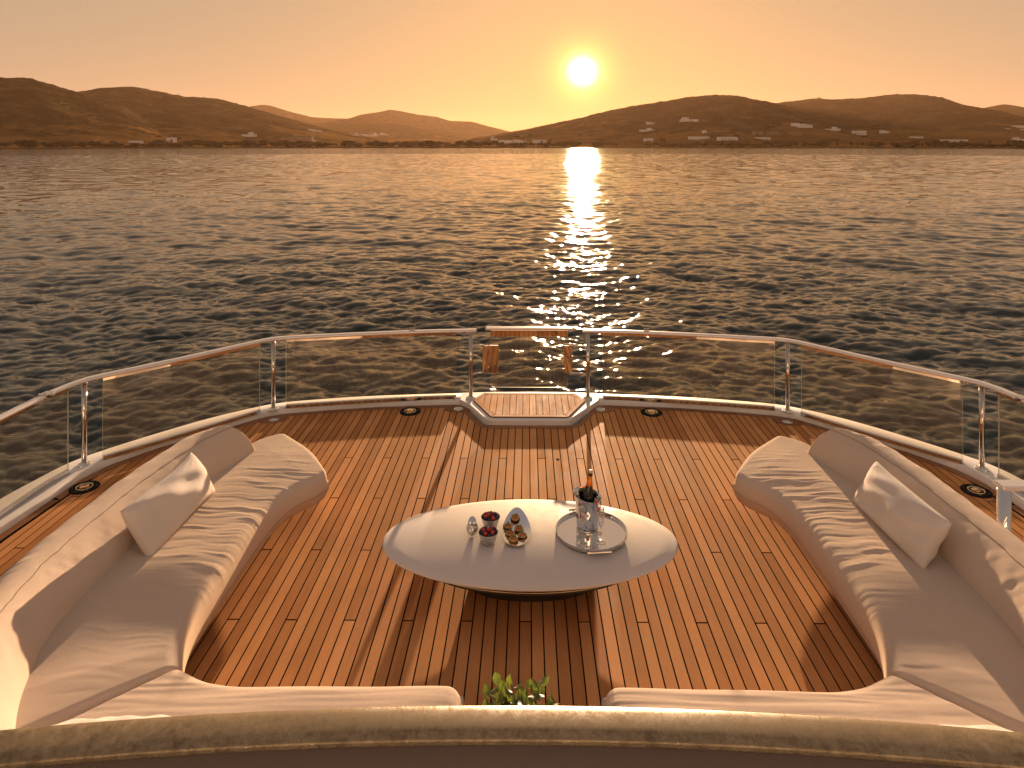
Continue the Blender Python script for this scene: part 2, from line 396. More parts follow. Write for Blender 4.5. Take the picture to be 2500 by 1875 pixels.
# ------------------------------------------------------------------ far land
#TERRAIN
_rs = np.random.RandomState(3)
_W = [(_rs.uniform(0, 2*np.pi), _rs.uniform(0, 2*np.pi)) for _ in range(60)]
def snoise(x, y, wl, octs=4, k0=0):
    o = 0; a = 1.0; f = 2*np.pi/wl
    for q in range(octs):
        for j in range(5):
            an, ph = _W[(k0+q*5+j) % 60]; o = o + a*np.sin(f*(x*np.cos(an)+y*np.sin(an))+ph+1.7*np.sin(f*.37*(y*np.cos(an)-x*np.sin(an))+2*ph))
        a *= .52; f *= 2.07
    return o/5.0
RIDGES = [
    ('A', 2200, 1450, [(-75, 60), (-60, 75), (-53.06, 88.7), (-47.3, 130.8), (-41.99, 162.3), (-37.88, 177.0), (-36.71, 180.7), (-35.87, 175.0), (-34.94, 164.9), (-34.0, 152.4), (-33.39, 146.7), (-30.77, 109.7), (-28.67, 67.6), (-27.04, 33.0), (-24.79, 0)]),
    ('B', 2900, 1650, [(-55, 40), (-41.99, 88.1), (-37.88, 134.6), (-35.18, 179.2), (-33.39, 194.5), (-32.04, 209.2), (-30.77, 216.4), (-29.73, 217.1), (-28.13, 204.8), (-26.76, 191.7), (-24.79, 185.2), (-22.47, 156.0), (-19.45, 112.9), (-17.58, 85.7), (-15.35, 58.0), (-13.08, 38.1), (-10.44, 11.0), (-9, 0)]),
    ('G', 4500, 3600, [(-22, 40), (-19.45, 95.3), (-16.95, 122.4), (-14.71, 134.1), (-11.43, 141.1), (-9.77, 125.8), (-8.76, 104.7), (-5.71, 67.7), (-2.97, 27.4), (-1, 0)]),
    ('C', 6000, 4600, [(-34, 90), (-26.76, 209.4), (-23.64, 280.8), (-21.93, 321.0), (-21.27, 332.5), (-20.67, 327.0), (-19.45, 288.6), (-17.58, 239.9), (-14.71, 225.8), (-13.74, 261.7), (-12.26, 287.9), (-11.33, 310.0), (-10.44, 293.1), (-9.1, 265.7), (-7.58, 252.4), (-6.39, 213.5), (-4.68, 206.9), (-2.97, 160.5), (-1.25, 117.4), (0.47, 88.6), (3.89, 45.3), (6, 0)]),
    ('D', 2400, 1400, [(-9, 0), (-7.07, 7.3), (-3.66, 30.3), (-1.15, 51.9), (0.16, 62.0), (2.46, 83.5), (4.78, 102.5), (7.09, 124.3), (9.37, 142.0), (10.63, 149.9), (13.25, 166.6), (15.4, 173.9), (17.04, 172.4), (18.61, 156.8), (19.92, 140.7), (21.91, 109.6), (24.78, 68.3), (28.06, 34.9), (31.14, 12.0), (33, 0)]),
    ('E', 3200, 1700, [(8, 0), (10.63, 49.2), (15.5, 122.0), (18.0, 171.4), (19.92, 185.6), (21.62, 192.4), (22.64, 199.9), (23.94, 196.2), (25.9, 200.0), (26.72, 205.4), (28.58, 210.3), (29.36, 208.7), (31.14, 190.3), (32.36, 163.7), (33.56, 148.8), (34.72, 132.7), (35.84, 110.9), (38.42, 84.9), (41.96, 94.9), (48.6, 122.5), (56.03, 82.9), (75, 60)]),
    ('F', 5000, 3900, [(27, 60), (29.88, 142.9), (33.32, 224.9), (34.72, 250.6), (35.84, 230.2), (38.01, 188.7), (41.96, 145.0), (50.02, 163.8), (58.0, 104.3), (75, 80)]),
]
def layer_h(azd, r, lay):
    _, rc, r0, pts = lay; a = [p[0] for p in pts]; h = [p[1] for p in pts]
    Hc = np.interp(azd, a, h, left=h[0], right=h[-1]); t = (r-r0)/(rc-r0)
    up = np.clip(t, 0, 1)**1.35; up = up*(1.25-.25*up)
    dn = np.clip(1-((r-rc)/(rc*.45))**2, -1, 1); s = np.where(t < 1, up, dn)
    x = np.sin(np.radians(azd))*r; y = np.cos(np.radians(azd))*r
    n = snoise(x, y, rc*.16, 4)*.075*Hc*np.clip(t*(1.12-t)*3.2, 0, 1)
    return np.where(t <= 0, -30*(-t)-4, s*Hc+n)
def ground(azd, r):                        # height above the sea
    x = np.sin(np.radians(azd))*r; y = np.cos(np.radians(azd))*r
    h = np.where(r < 1204, -4+(r-1190)*.36, 1.2+(r-1204)*.0125+snoise(x, y, 420, 3, 11)*np.clip((r-1250)/900, 0, 1)*2.0)
    for l in RIDGES: h = np.maximum(h, layer_h(azd, r, l))
    return h
#ENDTERRAIN
def xy(azd, r): a = R(azd); return (math.sin(a)*r, math.cos(a)*r)
def gz(azd, r): return float(ground(np.array([azd*1.0]), np.array([r*1.0]))[0])+SEA

def land_mat(name, dark, dry, scrubscale=.02, dryamt=.5):
    m = mat(name, dark, .95); q = MN(m); v = q.pos()
    big = q.noise(v, .0028, 4, .6, .5); mid = q.noise(v, .016, 5, .65, .4); fine = q.noise(v, .11, 4, .7)
    g = q.n('NewGeometry'); sp = q.n('SeparateXYZ'); q.l(g.outputs['Position'], sp.inputs[0])
    low = q.n('MapRange'); q.l(sp.outputs['Z'], low.inputs[0]); low.inputs[1].default_value = 10; low.inputs[2].default_value = 95; low.inputs[3].default_value = .16*dryamt*2; low.inputs[4].default_value = -.14
    f = q.math('ADD', big.outputs[0], low.outputs[0])
    f = q.math('ADD', f, q.math('MULTIPLY', q.math('SUBTRACT', mid.outputs[0], .5), .35))
    dryf = q.ramp(f, [(.535, (0, 0, 0)), (.60, (1, 1, 1))])
    scr = q.ramp(q.math('ADD', q.math('MULTIPLY', mid.outputs[0], .55), q.math('MULTIPLY', fine.outputs[0], .45)), [(.42, tuple(x*.45 for x in dark)), (.52, dark), (.60, tuple(x*2.5 for x in dark))])
    # terraces and field boundaries as long thin stripes of scrub
    st = q.noise(q.pos((.0022, .02, .02)), 1.0, 4, .6, 1.0)
    dryc = q.ramp(st.outputs[0], [(.40, tuple(x*.62 for x in dry)), (.5, dry), (.62, tuple(x*1.35 for x in dry))])
    dots = q.ramp(fine.outputs[0], [(.60, (0, 0, 0)), (.66, (1, 1, 1))])
    dryc = q.mix(dots, dryc, dark)
    beach = q.n('MapRange'); q.l(sp.outputs['Z'], beach.inputs[0]); beach.inputs[1].default_value = -1.5; beach.inputs[2].default_value = -1.15
    q.l(q.mix(beach.outputs[0], (.045, .030, .018), q.mix(dryf, scr, dryc)), q.b.inputs['Base Color']); q.b.inputs['Specular IOR Level'].default_value = 0
    return m
LAND = land_mat('dry_fields_and_scrub', (.040, .028, .013), (.17, .085, .026), dryamt=.9)
SCRUB = land_mat('scrub_slopes', (.034, .025, .013), (.135, .072, .024), dryamt=.55)
def polar_mesh(name, az, r, hfun, m, jit=0):
    A, Rr = np.meshgrid(az, r, indexing='ij'); h = hfun(A, Rr); x = np.sin(np.radians(A))*Rr; y = np.cos(np.radians(A))*Rr
    h = h + jit*np.abs(snoise(x, y, 46, 3, 20))*np.clip(h/12, 0, 1)
    P = np.stack([x, y, h+SEA], -1); mb = MB(); mb.grid(P, flip=True); o = mb.build(name, m); return tag(o, kind='structure')
def plain(A, Rr):
    x = np.sin(np.radians(A))*Rr; y = np.cos(np.radians(A))*Rr
    return np.where(Rr < 1204, -4+(Rr-1190)*.36, 1.2+(Rr-1204)*.0125+snoise(x, y, 420, 3, 11)*np.clip((Rr-1250)/900, 0, 1)*2.0)
polar_mesh('shore_land', np.linspace(-80, 80, 420), np.concatenate([[1185, 1196, 1203, 1206], np.geomspace(1212, 8000, 46)]), plain, LAND)
for lay in RIDGES:
    a0, a1 = lay[3][0][0], lay[3][-1][0]; rc, r0 = lay[1], lay[2]
    polar_mesh('hill', np.arange(a0, a1, .16 if rc < 4000 else .22), np.concatenate([np.linspace(r0*.99, rc*1.02, 46), np.linspace(rc*1.06, rc*1.4, 8)]), lambda A, Rr, l=lay: layer_h(A, Rr, l), SCRUB, 3.4 if rc < 4000 else 2.0)
# low rocks just off the shore
ROCK = mat('dark_wet_rock', (.035, .028, .022), .7)
for (a0, a1, r_, lb) in ((18.3, 22.55, 905, 'long low reef of dark rocks off the right shore, leftmost of three'), (22.75, 24.9, 900, 'middle low reef of dark rocks off the right shore'), (25.05, 27.3, 895, 'rightmost low reef of dark rocks off the right shore')):
    aa = np.linspace(a0, a1, 60); P = []
    for a in aa:
        e = math.sin(math.pi*(a-a0)/(a1-a0))**.5; hh = max(.05, (.55+.35*math.sin(a*23)+.3*math.sin(a*61+1)))*e*.8
        P.append([(*xy(a, r_+k*6*e), SEA-.5+(hh+.5)*(1-k*k)) for k in (-1, -.6, -.2, .2, .6, 1)])
    x0, y0 = xy((a0+a1)/2, r_); mb = MB().grid(P, smooth=False, flip=True); o = mb.build('rock_reef', ROCK)
    tag(o, lb, 'rocks', 'rocks off the shore')
# ------------------------------------------------------------------ houses on the far shore
HW = mat('whitewash', (.86, .83, .82), .8); HS = mat('rubble_stone', (.24, .17, .12), .9); HWIN = mat('dark_window', (.03, .028, .03), .3); HRF = mat('flat_roof', (.5, .45, .4), .9)
def house(label, azd, r, w, h, kind, stone=False):
    z = gz(azd, r); x, y = xy(azd, r); a = -R(azd)
    t = thing('house', label, 'house', (x, y, z-.5), 'houses on the far shore'); dpt = max(7, w*.35)
    def bx(mb, cx, cz, dx, dz, dy, cy=0):
        M = Matrix.Rotation(a, 3, 'Z'); c = M @ Vector((cx, cy, 0)); mb.box((x+c.x, y+c.y, z-.5+cz), (dx, dy, dz), M=M)
    body = MB(); roof = MB(); wins = []
    cm = HS if stone else HW
    def block(cx, cw, ch, base=0, cy=0, nw=None):
        bx(body, cx, base+(ch+.5)/2, cw, ch+.5, dpt, cy); bx(roof, cx, base+ch+.62, cw+.3, .25, dpt+.3, cy)
        n = nw if nw is not None else max(1, int(cw/4.5))
        for i in range(n): wins.append((cx-cw/2+(i+.5)*cw/n, base+.5+ch*.5, min(1.6, cw/n*.45), min(1.7, ch*.45), cy-dpt/2))
    if kind == 'long': block(0, w, h)
    elif kind == 'tower': block(-w*.22, w*.56, h*.5); block(w*.12, w*.34, h, cy=-.5, nw=2); block(w*.40, w*.2, h*.55)
    elif kind == 'step': block(-w*.3, w*.4, h, nw=2); block(w*.02, w*.26, h*.85, cy=.6); block(w*.24, w*.2, h*.7, cy=-.4); block(w*.42, w*.18, h*.55)
    elif kind == 'twin': block(-w*.27, w*.44, h, nw=2); block(w*.27, w*.44, h, nw=2); block(0, w*.12, h*1.12, nw=0)
    elif kind == 'two': block(0, w, h*.55, nw=5); block(-w*.2, w*.4, h*.45, base=h*.55, nw=2)
    elif kind == 'porch':
        block(0, w, h*.35, base=h*.65, nw=0); block(-w*.4, w*.2, h*.65, nw=0); block(w*.4, w*.2, h*.65, nw=1); block(0, w*.62, h*.65, cy=2.5, nw=4)
    elif kind == 'chapel':
        block(0, w, h*.55, nw=1); body.lathe([(w*.42, h*.55), (w*.40, h*.72), (w*.28, h*.9), (0.01, h)], 10, (x, y, z-.5))
    elif kind == 'bell': block(0, w, h*.5, nw=0); block(0, w*.6, h*.3, base=h*.5, nw=1); block(0, w*.25, h*.25, base=h*.8, nw=0)
    elif kind == 'arcade':
        block(0, w, h*.55, nw=6); block(-w*.05, w*.7, h*.45, base=h*.55, nw=3)
    fixn(body.build('wall', cm, t)); roof.build('roof', HRF if not stone else HS, t)
    M = Matrix.Rotation(a, 3, 'Z')
    for (cx, cz, ww, wh, cy) in wins[:12]:
        c = M @ Vector((cx, cy-.02, 0)); MB().box((x+c.x, y+c.y, z-.5+cz), (ww, .5, wh), M=M).build('window', HWIN, t)
HOUSES = [
    ('low white bungalow partly hidden by trees at the left shore', -29.95, 1576.0, 26.6, 4.5, 'long', False),
    ('white two-storey twin-block house by the palm on the left shore', -27.63, 1672.0, 21.5, 9.4, 'twin', False),
    ('white house with a raised central block left of the middle hill foot', -22.23, 1968.0, 38.8, 12.1, 'tower', False),
    ('stone house with a white flat terrace roof behind the shore trees', -19.4, 1884.0, 39.5, 13.9, 'arcade', True),
    ('long dull stone wall-like building left of the thin tower', -18.17, 1960.0, 40.6, 10.1, 'long', True),
    ('slender pale tower beside the long stone building', -17.49, 1988.0, 4.6, 11.4, 'long', False),
    ('tiny bright chapel gable with a bell arch at the water', -17.28, 1872.0, 8.1, 9.7, 'bell', False),
    ('small white farmhouse on the dark slope above the chapel', -17.31, 2440.0, 47.0, 9.1, 'step', False),
    ('leftmost white house of the far inland village', -14.16, 2692.0, 30.5, 11.8, 'tower', False),
    ('low long white house in the far inland village', -13.38, 2900.0, 36.4, 7.6, 'long', False),
    ('two-level white house in the far inland village', -12.64, 4012.0, 43.7, 21.2, 'tower', False),
    ('rightmost stepped white house of the far inland village', -11.83, 4040.0, 51.3, 11.9, 'step', False),
    ('dim two-storey house between round trees left of the tall palm', -2.75, 1832.0, 18.7, 13.2, 'two', False),
    ('low white-walled house just left of the tall palm', -1.82, 1648.0, 34.6, 6.9, 'long', False),
    ('low white house with stepped walls behind the tall palm trunk', -0.57, 1588.0, 30.5, 8.6, 'step', False),
    ('low white house right of the tall palm half behind a bush', 1.03, 1572.0, 31.1, 6.6, 'long', False),
    ('large pale house highest on the right hill', 13.31, 1812.0, 46.7, 10.6, 'two', False),
    ('small pale house on the hillside under the sun glow', 10.23, 1836.0, 23.4, 6.5, 'step', False),
    ('white house with lean-to on the hill below the small pale one', 9.97, 1760.0, 38.8, 8.3, 'tower', False),
    ('small white domed chapel alone on the field', 14.53, 1632.0, 11.3, 6.6, 'chapel', False),
    ('long flat white house above the stone arcade villa', 14.09, 1572.0, 45.9, 5.5, 'long', False),
    ('stone villa with an arched loggia at the shore', 14.09, 1476.0, 34.8, 10.3, 'arcade', True),
    ('white house with a deep porch right of the stone villa', 16.3, 1548.0, 43.4, 8.0, 'porch', False),
    ('low white roofline between trees right of the porch house', 18.97, 1568.0, 34.2, 4.4, 'long', False),
    ('pale little house at the foot of the hazy hill by the sun path', 10.07, 1552.0, 21.6, 6.4, 'long', False),
    ('big white stepped house at the end of the pale hill track', 21.83, 1888.0, 51.4, 11.5, 'step', False),
    ('tiny leftmost house of the stone terrace row', 18.34, 1624.0, 8.7, 7.4, 'long', True),
    ('small second house of the stone terrace row', 18.83, 1624.0, 12.1, 8.3, 'long', True),
    ('longer third house of the stone terrace row', 19.84, 1632.0, 33.8, 8.3, 'arcade', True),
    ('rightmost long house of the stone terrace row', 21.33, 1668.0, 34.4, 8.4, 'arcade', True),
    ('white house with a small corner chimney right of the stepped house', 24.01, 1932.0, 37.4, 9.5, 'tower', False),
    ('white house with a shaded veranda on the right slope', 25.83, 1948.0, 34.7, 10.5, 'porch', False),
    ('small cream house with sloping wall on the right slope', 27.53, 2048.0, 25.4, 7.6, 'step', False),
    ('low white cottage above the dark grove on the right', 29.56, 1952.0, 30.6, 5.1, 'long', False),
    ('very long low white villa on the right shore', 31.8, 1888.0, 58.5, 6.7, 'porch', False),
    ('blocky white house at the right edge behind the shore', 35.62, 1976.0, 33.9, 8.6, 'two', False),
    ('long white house high on the slope at the right edge', 35.59, 2448.0, 37.3, 6.5, 'long', False),
    ('tiny low house left of the right-edge houses', 34.94, 2320.0, 12.9, 4.0, 'long', False),
    ('little white house below the long one at the right edge', 35.82, 2420.0, 16.9, 4.2, 'long', False),
    ('dark block-like building on top of the far right ridge', 23.15, 3100.0, 23.4, 9.4, 'two', True)]
for hrow in HOUSES: house(*hrow)

# ------------------------------------------------------------------ trees
def leafmat(name, c):
    m = mat(name, c, .8); q = MN(m); oi = q.n('ObjectInfo'); n = q.noise(q.coord('Object'), .35, 3, .6)
    q.l(q.ramp(q.math('ADD', q.math('MULTIPLY', n.outputs[0], .7), q.math('MULTIPLY', oi.outputs['Random'], .3)), [(.3, tuple(x*.6 for x in c)), (.7, tuple(x*1.5 for x in c))]), q.b.inputs['Base Color'])
    q.b.inputs['Specular IOR Level'].default_value = .1; return m
FOL = leafmat('olive_foliage', (.030, .024, .011)); BARK = mat('bark', (.10, .07, .05), .9)
def tree_proto(name, label, w, h, trunk, n, seed, shape):
    rs = random.Random(seed); t = thing(name, label, 'tree', (0, 0, 0), None); mb = MB()
    lobes = [(rs.uniform(-.34, .34)*w, rs.uniform(-.2, .2)*w, trunk+(h-trunk)*rs.uniform(.35, .68), rs.uniform(.18, .30)) for _ in range(9 if shape != 'slim' else 4)]
    for i in range(n):
        lx, ly, lz, lr = rs.choice(lobes); u = rs.uniform(0, 6.28); v = rs.uniform(-1, 1); k = rs.uniform(.55, 1.08); s_ = math.sqrt(1-v*v)
        rx = lr*w if shape != 'slim' else w*.33; rz = (h-trunk)*(.36 if shape != 'slim' else .42)
        p = Vector((lx*(1 if shape != 'slim' else .3)+rx*k*s_*math.cos(u), ly+rx*k*s_*math.sin(u), min(h, max(trunk*.6, lz+rz*k*v))))
        sz = w*rs.uniform(.025, .055) if shape != 'slim' else w*rs.uniform(.06, .11)
        a = Vector((rs.gauss(0, 1), rs.gauss(0, 1), rs.gauss(0, 1))).normalized()*sz; b = a.cross(Vector((rs.gauss(0, 1), rs.gauss(0, 1), rs.gauss(0, 1)))).normalized()*sz
        mb.add([p-a, p+b, p+a, p-b], [(0, 1, 2, 3)])
    for (lx, ly, lz, lr) in lobes:          # inner mass so the crown is not see-through everywhere
        rx = lr*w*.8 if shape != 'slim' else w*.24; rz = (h-trunk)*(.28 if shape != 'slim' else .36)
        mb.lathe([(rx*math.cos(q), lz+rz*math.sin(q)) for q in (-1.5, -.8, -.2, .4, .95, 1.5)], 7, (lx*(1 if shape != 'slim' else .3), ly, 0), smooth=False)
    mb.build('crown', FOL, t)
    k = MB().tube([(0, 0, -.8), (w*.01, 0, trunk*.6), (-w*.01, 0, trunk+(h-trunk)*.35)], [w*.03, w*.025, w*.012], 6)
    for sg in (-1, 1): k.tube([(0, 0, trunk*.7), (sg*w*.16, 0, trunk+(h-trunk)*.3)], [w*.018, w*.008], 5)
    k.build('trunk', BARK, t)
    return t
TL = {'wide': 'wide dark bushy tree', 'round': 'round dark short-trunked tree', 'low': 'low scrubby thicket', 'slim': 'small upright lollipop tree'}
ZONES = [(-31, 'on the shore at the left edge'), (-25, 'on the left shore around the twin white house'), (-20, 'on the shore below the raised-block white house'), (-15, 'on the shore around the chapel gable'), (-10, 'on the shore below the inland village'), (-3.5, 'on the shore left of the dim two-storey house'), (3, 'on the shore around the tall palm'), (9.5, 'on the shore under the sun'), (15, 'on the shore around the stone arcade villa'), (20, 'on the shore right of the porch house'), (24, 'on the shore below the white stepped house'), (29, 'in the fields on the right shore'), (33.2, 'on the shore around the long low villa'), (99, 'on the shore at the right edge')]
TG = {'wide': 'wide trees along the far shore', 'round': 'round trees along the far shore', 'low': 'thickets on the far slopes', 'slim': 'line of small upright trees on the right shore'}
proto = {'wide': tree_proto('broad_tree', TL['wide'], 26, 10, 1.0, 900, 1, 'wide'), 'round': tree_proto('round_tree', TL['round'], 13, 9.5, 2.2, 700, 2, 'round'),
         'low': tree_proto('thicket', TL['low'], 22, 6, .3, 600, 3, 'wide'), 'slim': tree_proto('upright_tree', TL['slim'], 5.2, 8.5, 1.6, 420, 4, 'slim')}
used = set()
def put(kind, azd, r, s=1.0):
    x, y = xy(azd, r); p = proto[kind]; z = gz(azd, r)-.3; rz = random.uniform(-.5, .5)+(math.pi if random.random() < .5 else 0)
    sc = (s*random.uniform(.85, 1.2), s, s*random.uniform(.85, 1.15))
    zn = [z_ for lim, z_ in ZONES if azd < lim][0]; lb = TL[kind]+', '+zn
    if kind not in used:
        used.add(kind); p['label'] = lb; p.location = (x, y, z); p.rotation_euler = (0, 0, rz); p.scale = sc; p['group'] = TG[kind]
    else: dup(p, (x, y, z), rz, lb, TG[kind], sc)
rt = random.Random(11)
a = -43.0
while a < 42:                                # belt behind the beach, with gaps
    dens = 1.0
    if -16 < a < -9: dens = .55
    if 3.2 < a < 9.5: dens = .25
    if 23.5 < a < 31: dens = .28
    if rt.random() < dens:
        k = rt.choice(['wide', 'wide', 'round', 'low']); put(k, a, rt.uniform(1218, 1300), rt.uniform(.65, 1.05))
    if rt.random() < .30*dens: put(rt.choice(['round', 'wide']), a+rt.uniform(-.3, .3), rt.uniform(1320, 1450), rt.uniform(.8, 1.1))
    a += rt.uniform(.34, .75)
for azd in (23.55, 24.35, 25.3, 25.75, 26.05, 26.65, 27.0, 28.0, 28.35, 29.05, 29.5, 29.9, 30.35, 31.9, 32.3): put('slim', azd, 1262, random.uniform(.75, 1.2))
for i in range(26):                          # hedge line running down the left hill
    f = i/25; put('low', -34.8+f*13.2+rt.uniform(-.1, .1), 1950-f*430, rt.uniform(.55, .9))
for i in range(46): put(rt.choice(['low', 'low', 'round']), rt.uniform(-40, 40), rt.uniform(1500, 2050), rt.uniform(.5, .9))
for (azd, r) in ((-8.2, 1330), (-7.3, 1300), (-5.6, 1290), (-4.8, 1310), (-3.4, 1290), (-2.75, 1290), (-10.1, 1300), (2.9, 1260)): put('round', azd, r, 1.25)
# palms
def palm(label, azd, r, h):
    x, y = xy(azd, r); z = gz(azd, r); t = thing('palm_tree', label, 'palm', (x, y, z), 'palms on the far shore')
    MB().tube([(x, y, z-.5), (x+.2, y, z+h*.5), (x, y, z+h*.86)], [.75, .6, .7], 8).build('trunk', BARK, t)
    mb = MB(); rs = random.Random(int(azd*10))
    for i in range(26):
        u = rs.uniform(0, 6.28); up = rs.uniform(-.5, 1.0); l = h*.24; pts = []
        for k in range(5): q = k/4; pts.append(Vector((x+math.cos(u)*l*q, y+math.sin(u)*l*q, z+h*.86+l*(up*q-.9*q*q))))
        for k in range(4): w = Vector((-math.sin(u), math.cos(u), 0))*.55*(1-.2*k); mb.add([pts[k]-w, pts[k]+w, pts[k+1]+w*.8, pts[k+1]-w*.8], [(0, 1, 2, 3)])
    mb.build('fronds', FOL, t)
palm('tall palm with a round head against the hazy hill near the middle', -0.29, 1290, 20)
palm('short palm in front of the low white wall right of the tall palm', 1.25, 1300, 12)
palm('palm among trees beside the twin white house on the left shore', -27.6, 1330, 13)
for (azd, h, lb) in ((-9.75, 17, 'thin dark utility pole left of the middle shore'), (-6.75, 13, 'left pole of the close pair of utility poles'), (-6.6, 13, 'right pole of the close pair of utility poles'), (26.6, 11, 'lone utility pole in the fields on the right shore')):
    x, y = xy(azd, 1300); z = gz(azd, 1300); t = thing('utility_pole', lb, 'pole', (x, y, z), 'utility poles')
    MB().tube([(x, y, z-.3), (x, y, z+h)], [.22, .16], 6).build('post', BARK, t); MB().box((x, y, z+h-.8), (2.2, .2, .2)).build('crossarm', BARK, t)

# ------------------------------------------------------------------ haze over the bay
hz = MB().box((0, 0, (348-13)/2), (18800, 18800, 348+13)).build('haze', bpy.data.materials.new('haze')); tag(hz, kind='stuff')
hm = hz.data.materials[0]; hm.use_nodes = True; q = MN(hm); q.t.nodes.remove(q.b)
pv = q.n('VolumePrincipled'); pv.inputs['Color'].default_value = (1.0, .60, .34, 1); pv.inputs['Density'].default_value = .000024; pv.inputs['Anisotropy'].default_value = .38
q.l(pv.outputs[0], [n for n in q.t.nodes if n.type == 'OUTPUT_MATERIAL'][0].inputs['Volume'])
# ------------------------------------------------------------------ yacht: bulwark and hull
OUT = [(.86, 8.77), (1.9, 8.67), (2.6, 8.54), (3.0, 8.44), (3.3, 8.29), (3.75, 7.92), (4.2, 7.42), (4.5, 7.03), (4.64, 6.78), (4.72, 6.45), (4.8, 6.0), (5.0, 4.5), (5.15, 2), (5.2, -3)]
INN = [(.86, 8.53), (1.86, 8.44), (2.5, 8.32), (2.93, 8.22), (3.15, 8.12), (3.55, 7.71), (3.98, 7.27), (4.26, 6.88), (4.36, 6.58), (4.38, 6.25), (4.40, 5.9), (4.5, 4.6), (4.6, 2), (4.65, -3)]
BZ = .062
def bul(s):
    O = cr(OUT, 5); I = cr(INN, 5); P = []
    for o, i in zip(O, I):
        d = (i-o); w = np.linalg.norm(d); u = d/w; row = []
        for off, z in ((-.35, -2.75), (-.10, -.5), (-.02, -.12), (0, .03), (.006, .052), (.02, BZ), (w-.034, BZ), (w-.018, BZ-.006), (w-.008, .045), (w-.004, .0), (w, -.03)):
            p = o+u*off; row.append((XC+s*p[0], p[1], z))
        P.append(row)
    return P
for s in (-1, 1):
    mb = MB().grid(bul(s)); o = fixn(mb.build('bulwark', GEL))
    tag(o, 'white gelcoat deck edge curving along the %s of the afterdeck' % ('left side' if s < 0 else 'right side'), 'deck edge', 'white deck edges')
# gate step (white block, teak inlay)
stp = thing('boarding_step', 'raised teak-topped boarding step with a white surround under the gate', 'step', (XC, 8.3, 0))
outl = [(XC+x, y) for x, y in [(.875, 8.77), (.5, 8.80), (0, 8.81), (-.5, 8.80), (-.875, 8.77), (-.875, 8.535)] + [tuple(p) for p in round_poly([(-.82, 8.53), (-.50, 7.90), (.50, 7.90), (.82, 8.53)], .16, 6)[6:18]] + [(.875, 8.535)]]
mb = MB(); mb.prism(outl, -.6, BZ-.012); inn = [(XC+(x-XC)*.985, 8.35+(y-8.35)*.975) for x, y in outl]
b = len(mb.v); n_ = len(outl); mb.v += [(p[0], p[1], BZ-.012) for p in outl]+[(p[0], p[1], BZ+.001) for p in inn]
for i in range(n_): mb.f.append((b+i, b+(i+1) % n_, b+n_+(i+1) % n_, b+n_+i)); mb.m.append(0); mb.sm.append(False)
mb.f.append(tuple(b+n_+i for i in range(n_))); mb.m.append(0); mb.sm.append(False)
fixn(mb.build('surround', GEL, stp))
tk = [(-.70, 8.50), (-.58, 8.73), (.58, 8.73), (.70, 8.50), (.45, 7.97), (-.45, 7.97)]
MB().prism([(XC+x, y) for x, y in round_poly([(x*1.012, 8.35+(y-8.35)*1.03) for x, y in tk], .05)], BZ, BZ+.004).build('inlay_bed', CAULK, stp)
ti = []
cx_, cy_ = 0, 8.38
for i in range(6):                            # mitred border planks
    a, b_ = Vector(tk[i]), Vector(tk[(i+1) % 6]); f = .055
    def inset(k):
        p0, p1, p2 = Vector(tk[(k-1) % 6]), Vector(tk[k % 6]), Vector(tk[(k+1) % 6]); d1 = (p1-p0).normalized(); d2 = (p2-p1).normalized()
        n1 = Vector((d1.y, -d1.x)); n2 = Vector((d2.y, -d2.x)); h = (n1+n2).normalized(); return p1+h*(f/max(.3, h.dot(n1)))
    c_, d_ = inset(i+1), inset(i); dd = (b_-a).normalized()*.004
    MB().prism([(XC+p.x, p.y) for p in (a+dd, b_-dd, c_-dd, d_+dd)], BZ+.003, BZ+.012).build('border_plank', TEAKX if i in (1, 4) else TEAK, stp)
    ti.append(d_)
def poly_y(poly, x):                          # vertical span of a convex polygon at x
    ys = []
    for i in range(len(poly)):
        a, b_ = poly[i], poly[(i+1) % len(poly)]
        if (a.x-x)*(b_.x-x) <= 0 and abs(a.x-b_.x) > 1e-6: ys.append(a.y+(b_.y-a.y)*(x-a.x)/(b_.x-a.x))
    return (min(ys), max(ys)) if len(ys) > 1 else None
xs = np.arange(-.64, .65, .08)
for x in xs:
    x0, x1 = x+.003, x+.077; x0 = max(x0, min(p.x for p in ti)+.004); x1 = min(x1, max(p.x for p in ti)-.004)
    if x1-x0 < .02: continue
    a, b_ = poly_y(ti, x0), poly_y(ti, x1)
    if a and b_: MB().prism([(XC+x0, a[0]+.004), (XC+x1, b_[0]+.004), (XC+x1, b_[1]-.004), (XC+x0, a[1]-.004)], BZ+.003, BZ+.011).build('plank', TEAK, stp)

# ------------------------------------------------------------------ deck
deckpoly = [(0, 7.9)] + [(.49, 7.905), (.56, 7.95), (.83, 8.50), (.93, 8.525)] + INN[1:-2] + [(4.58, 2.2), (4.6, 1.2)]
full = [(XC+x, y) for x, y in deckpoly] + [(XC-x, y) for x, y in deckpoly[::-1]][:-1]
dk = MB().prism(full, -.12, -.0018).build('deck', CAULK); tag(dk, kind='structure')
MG = [(0, 7.815), (.45, 7.815), (.585, 7.87), (.69, 8.06), (.86, 8.41), (.96, 8.438), (1.85, 8.355), (2.5, 8.235), (2.9, 8.14), (3.1, 8.045), (3.49, 7.65), (3.91, 7.215), (4.18, 6.83), (4.275, 6.56), (4.295, 6.2)]
gx = [p[0] for p in MG]; gy = [p[1] for p in MG]
def ytop(x): x = abs(x); return float(np.interp(x, gx, gy)) if x <= 4.295 else 1.3+(4.47-x)/(4.47-4.295)*4.9 if x < 4.47 else None
PW = .08; g = .0036; nplank = 0
rows = [7.07-.805*k for k in range(8)]
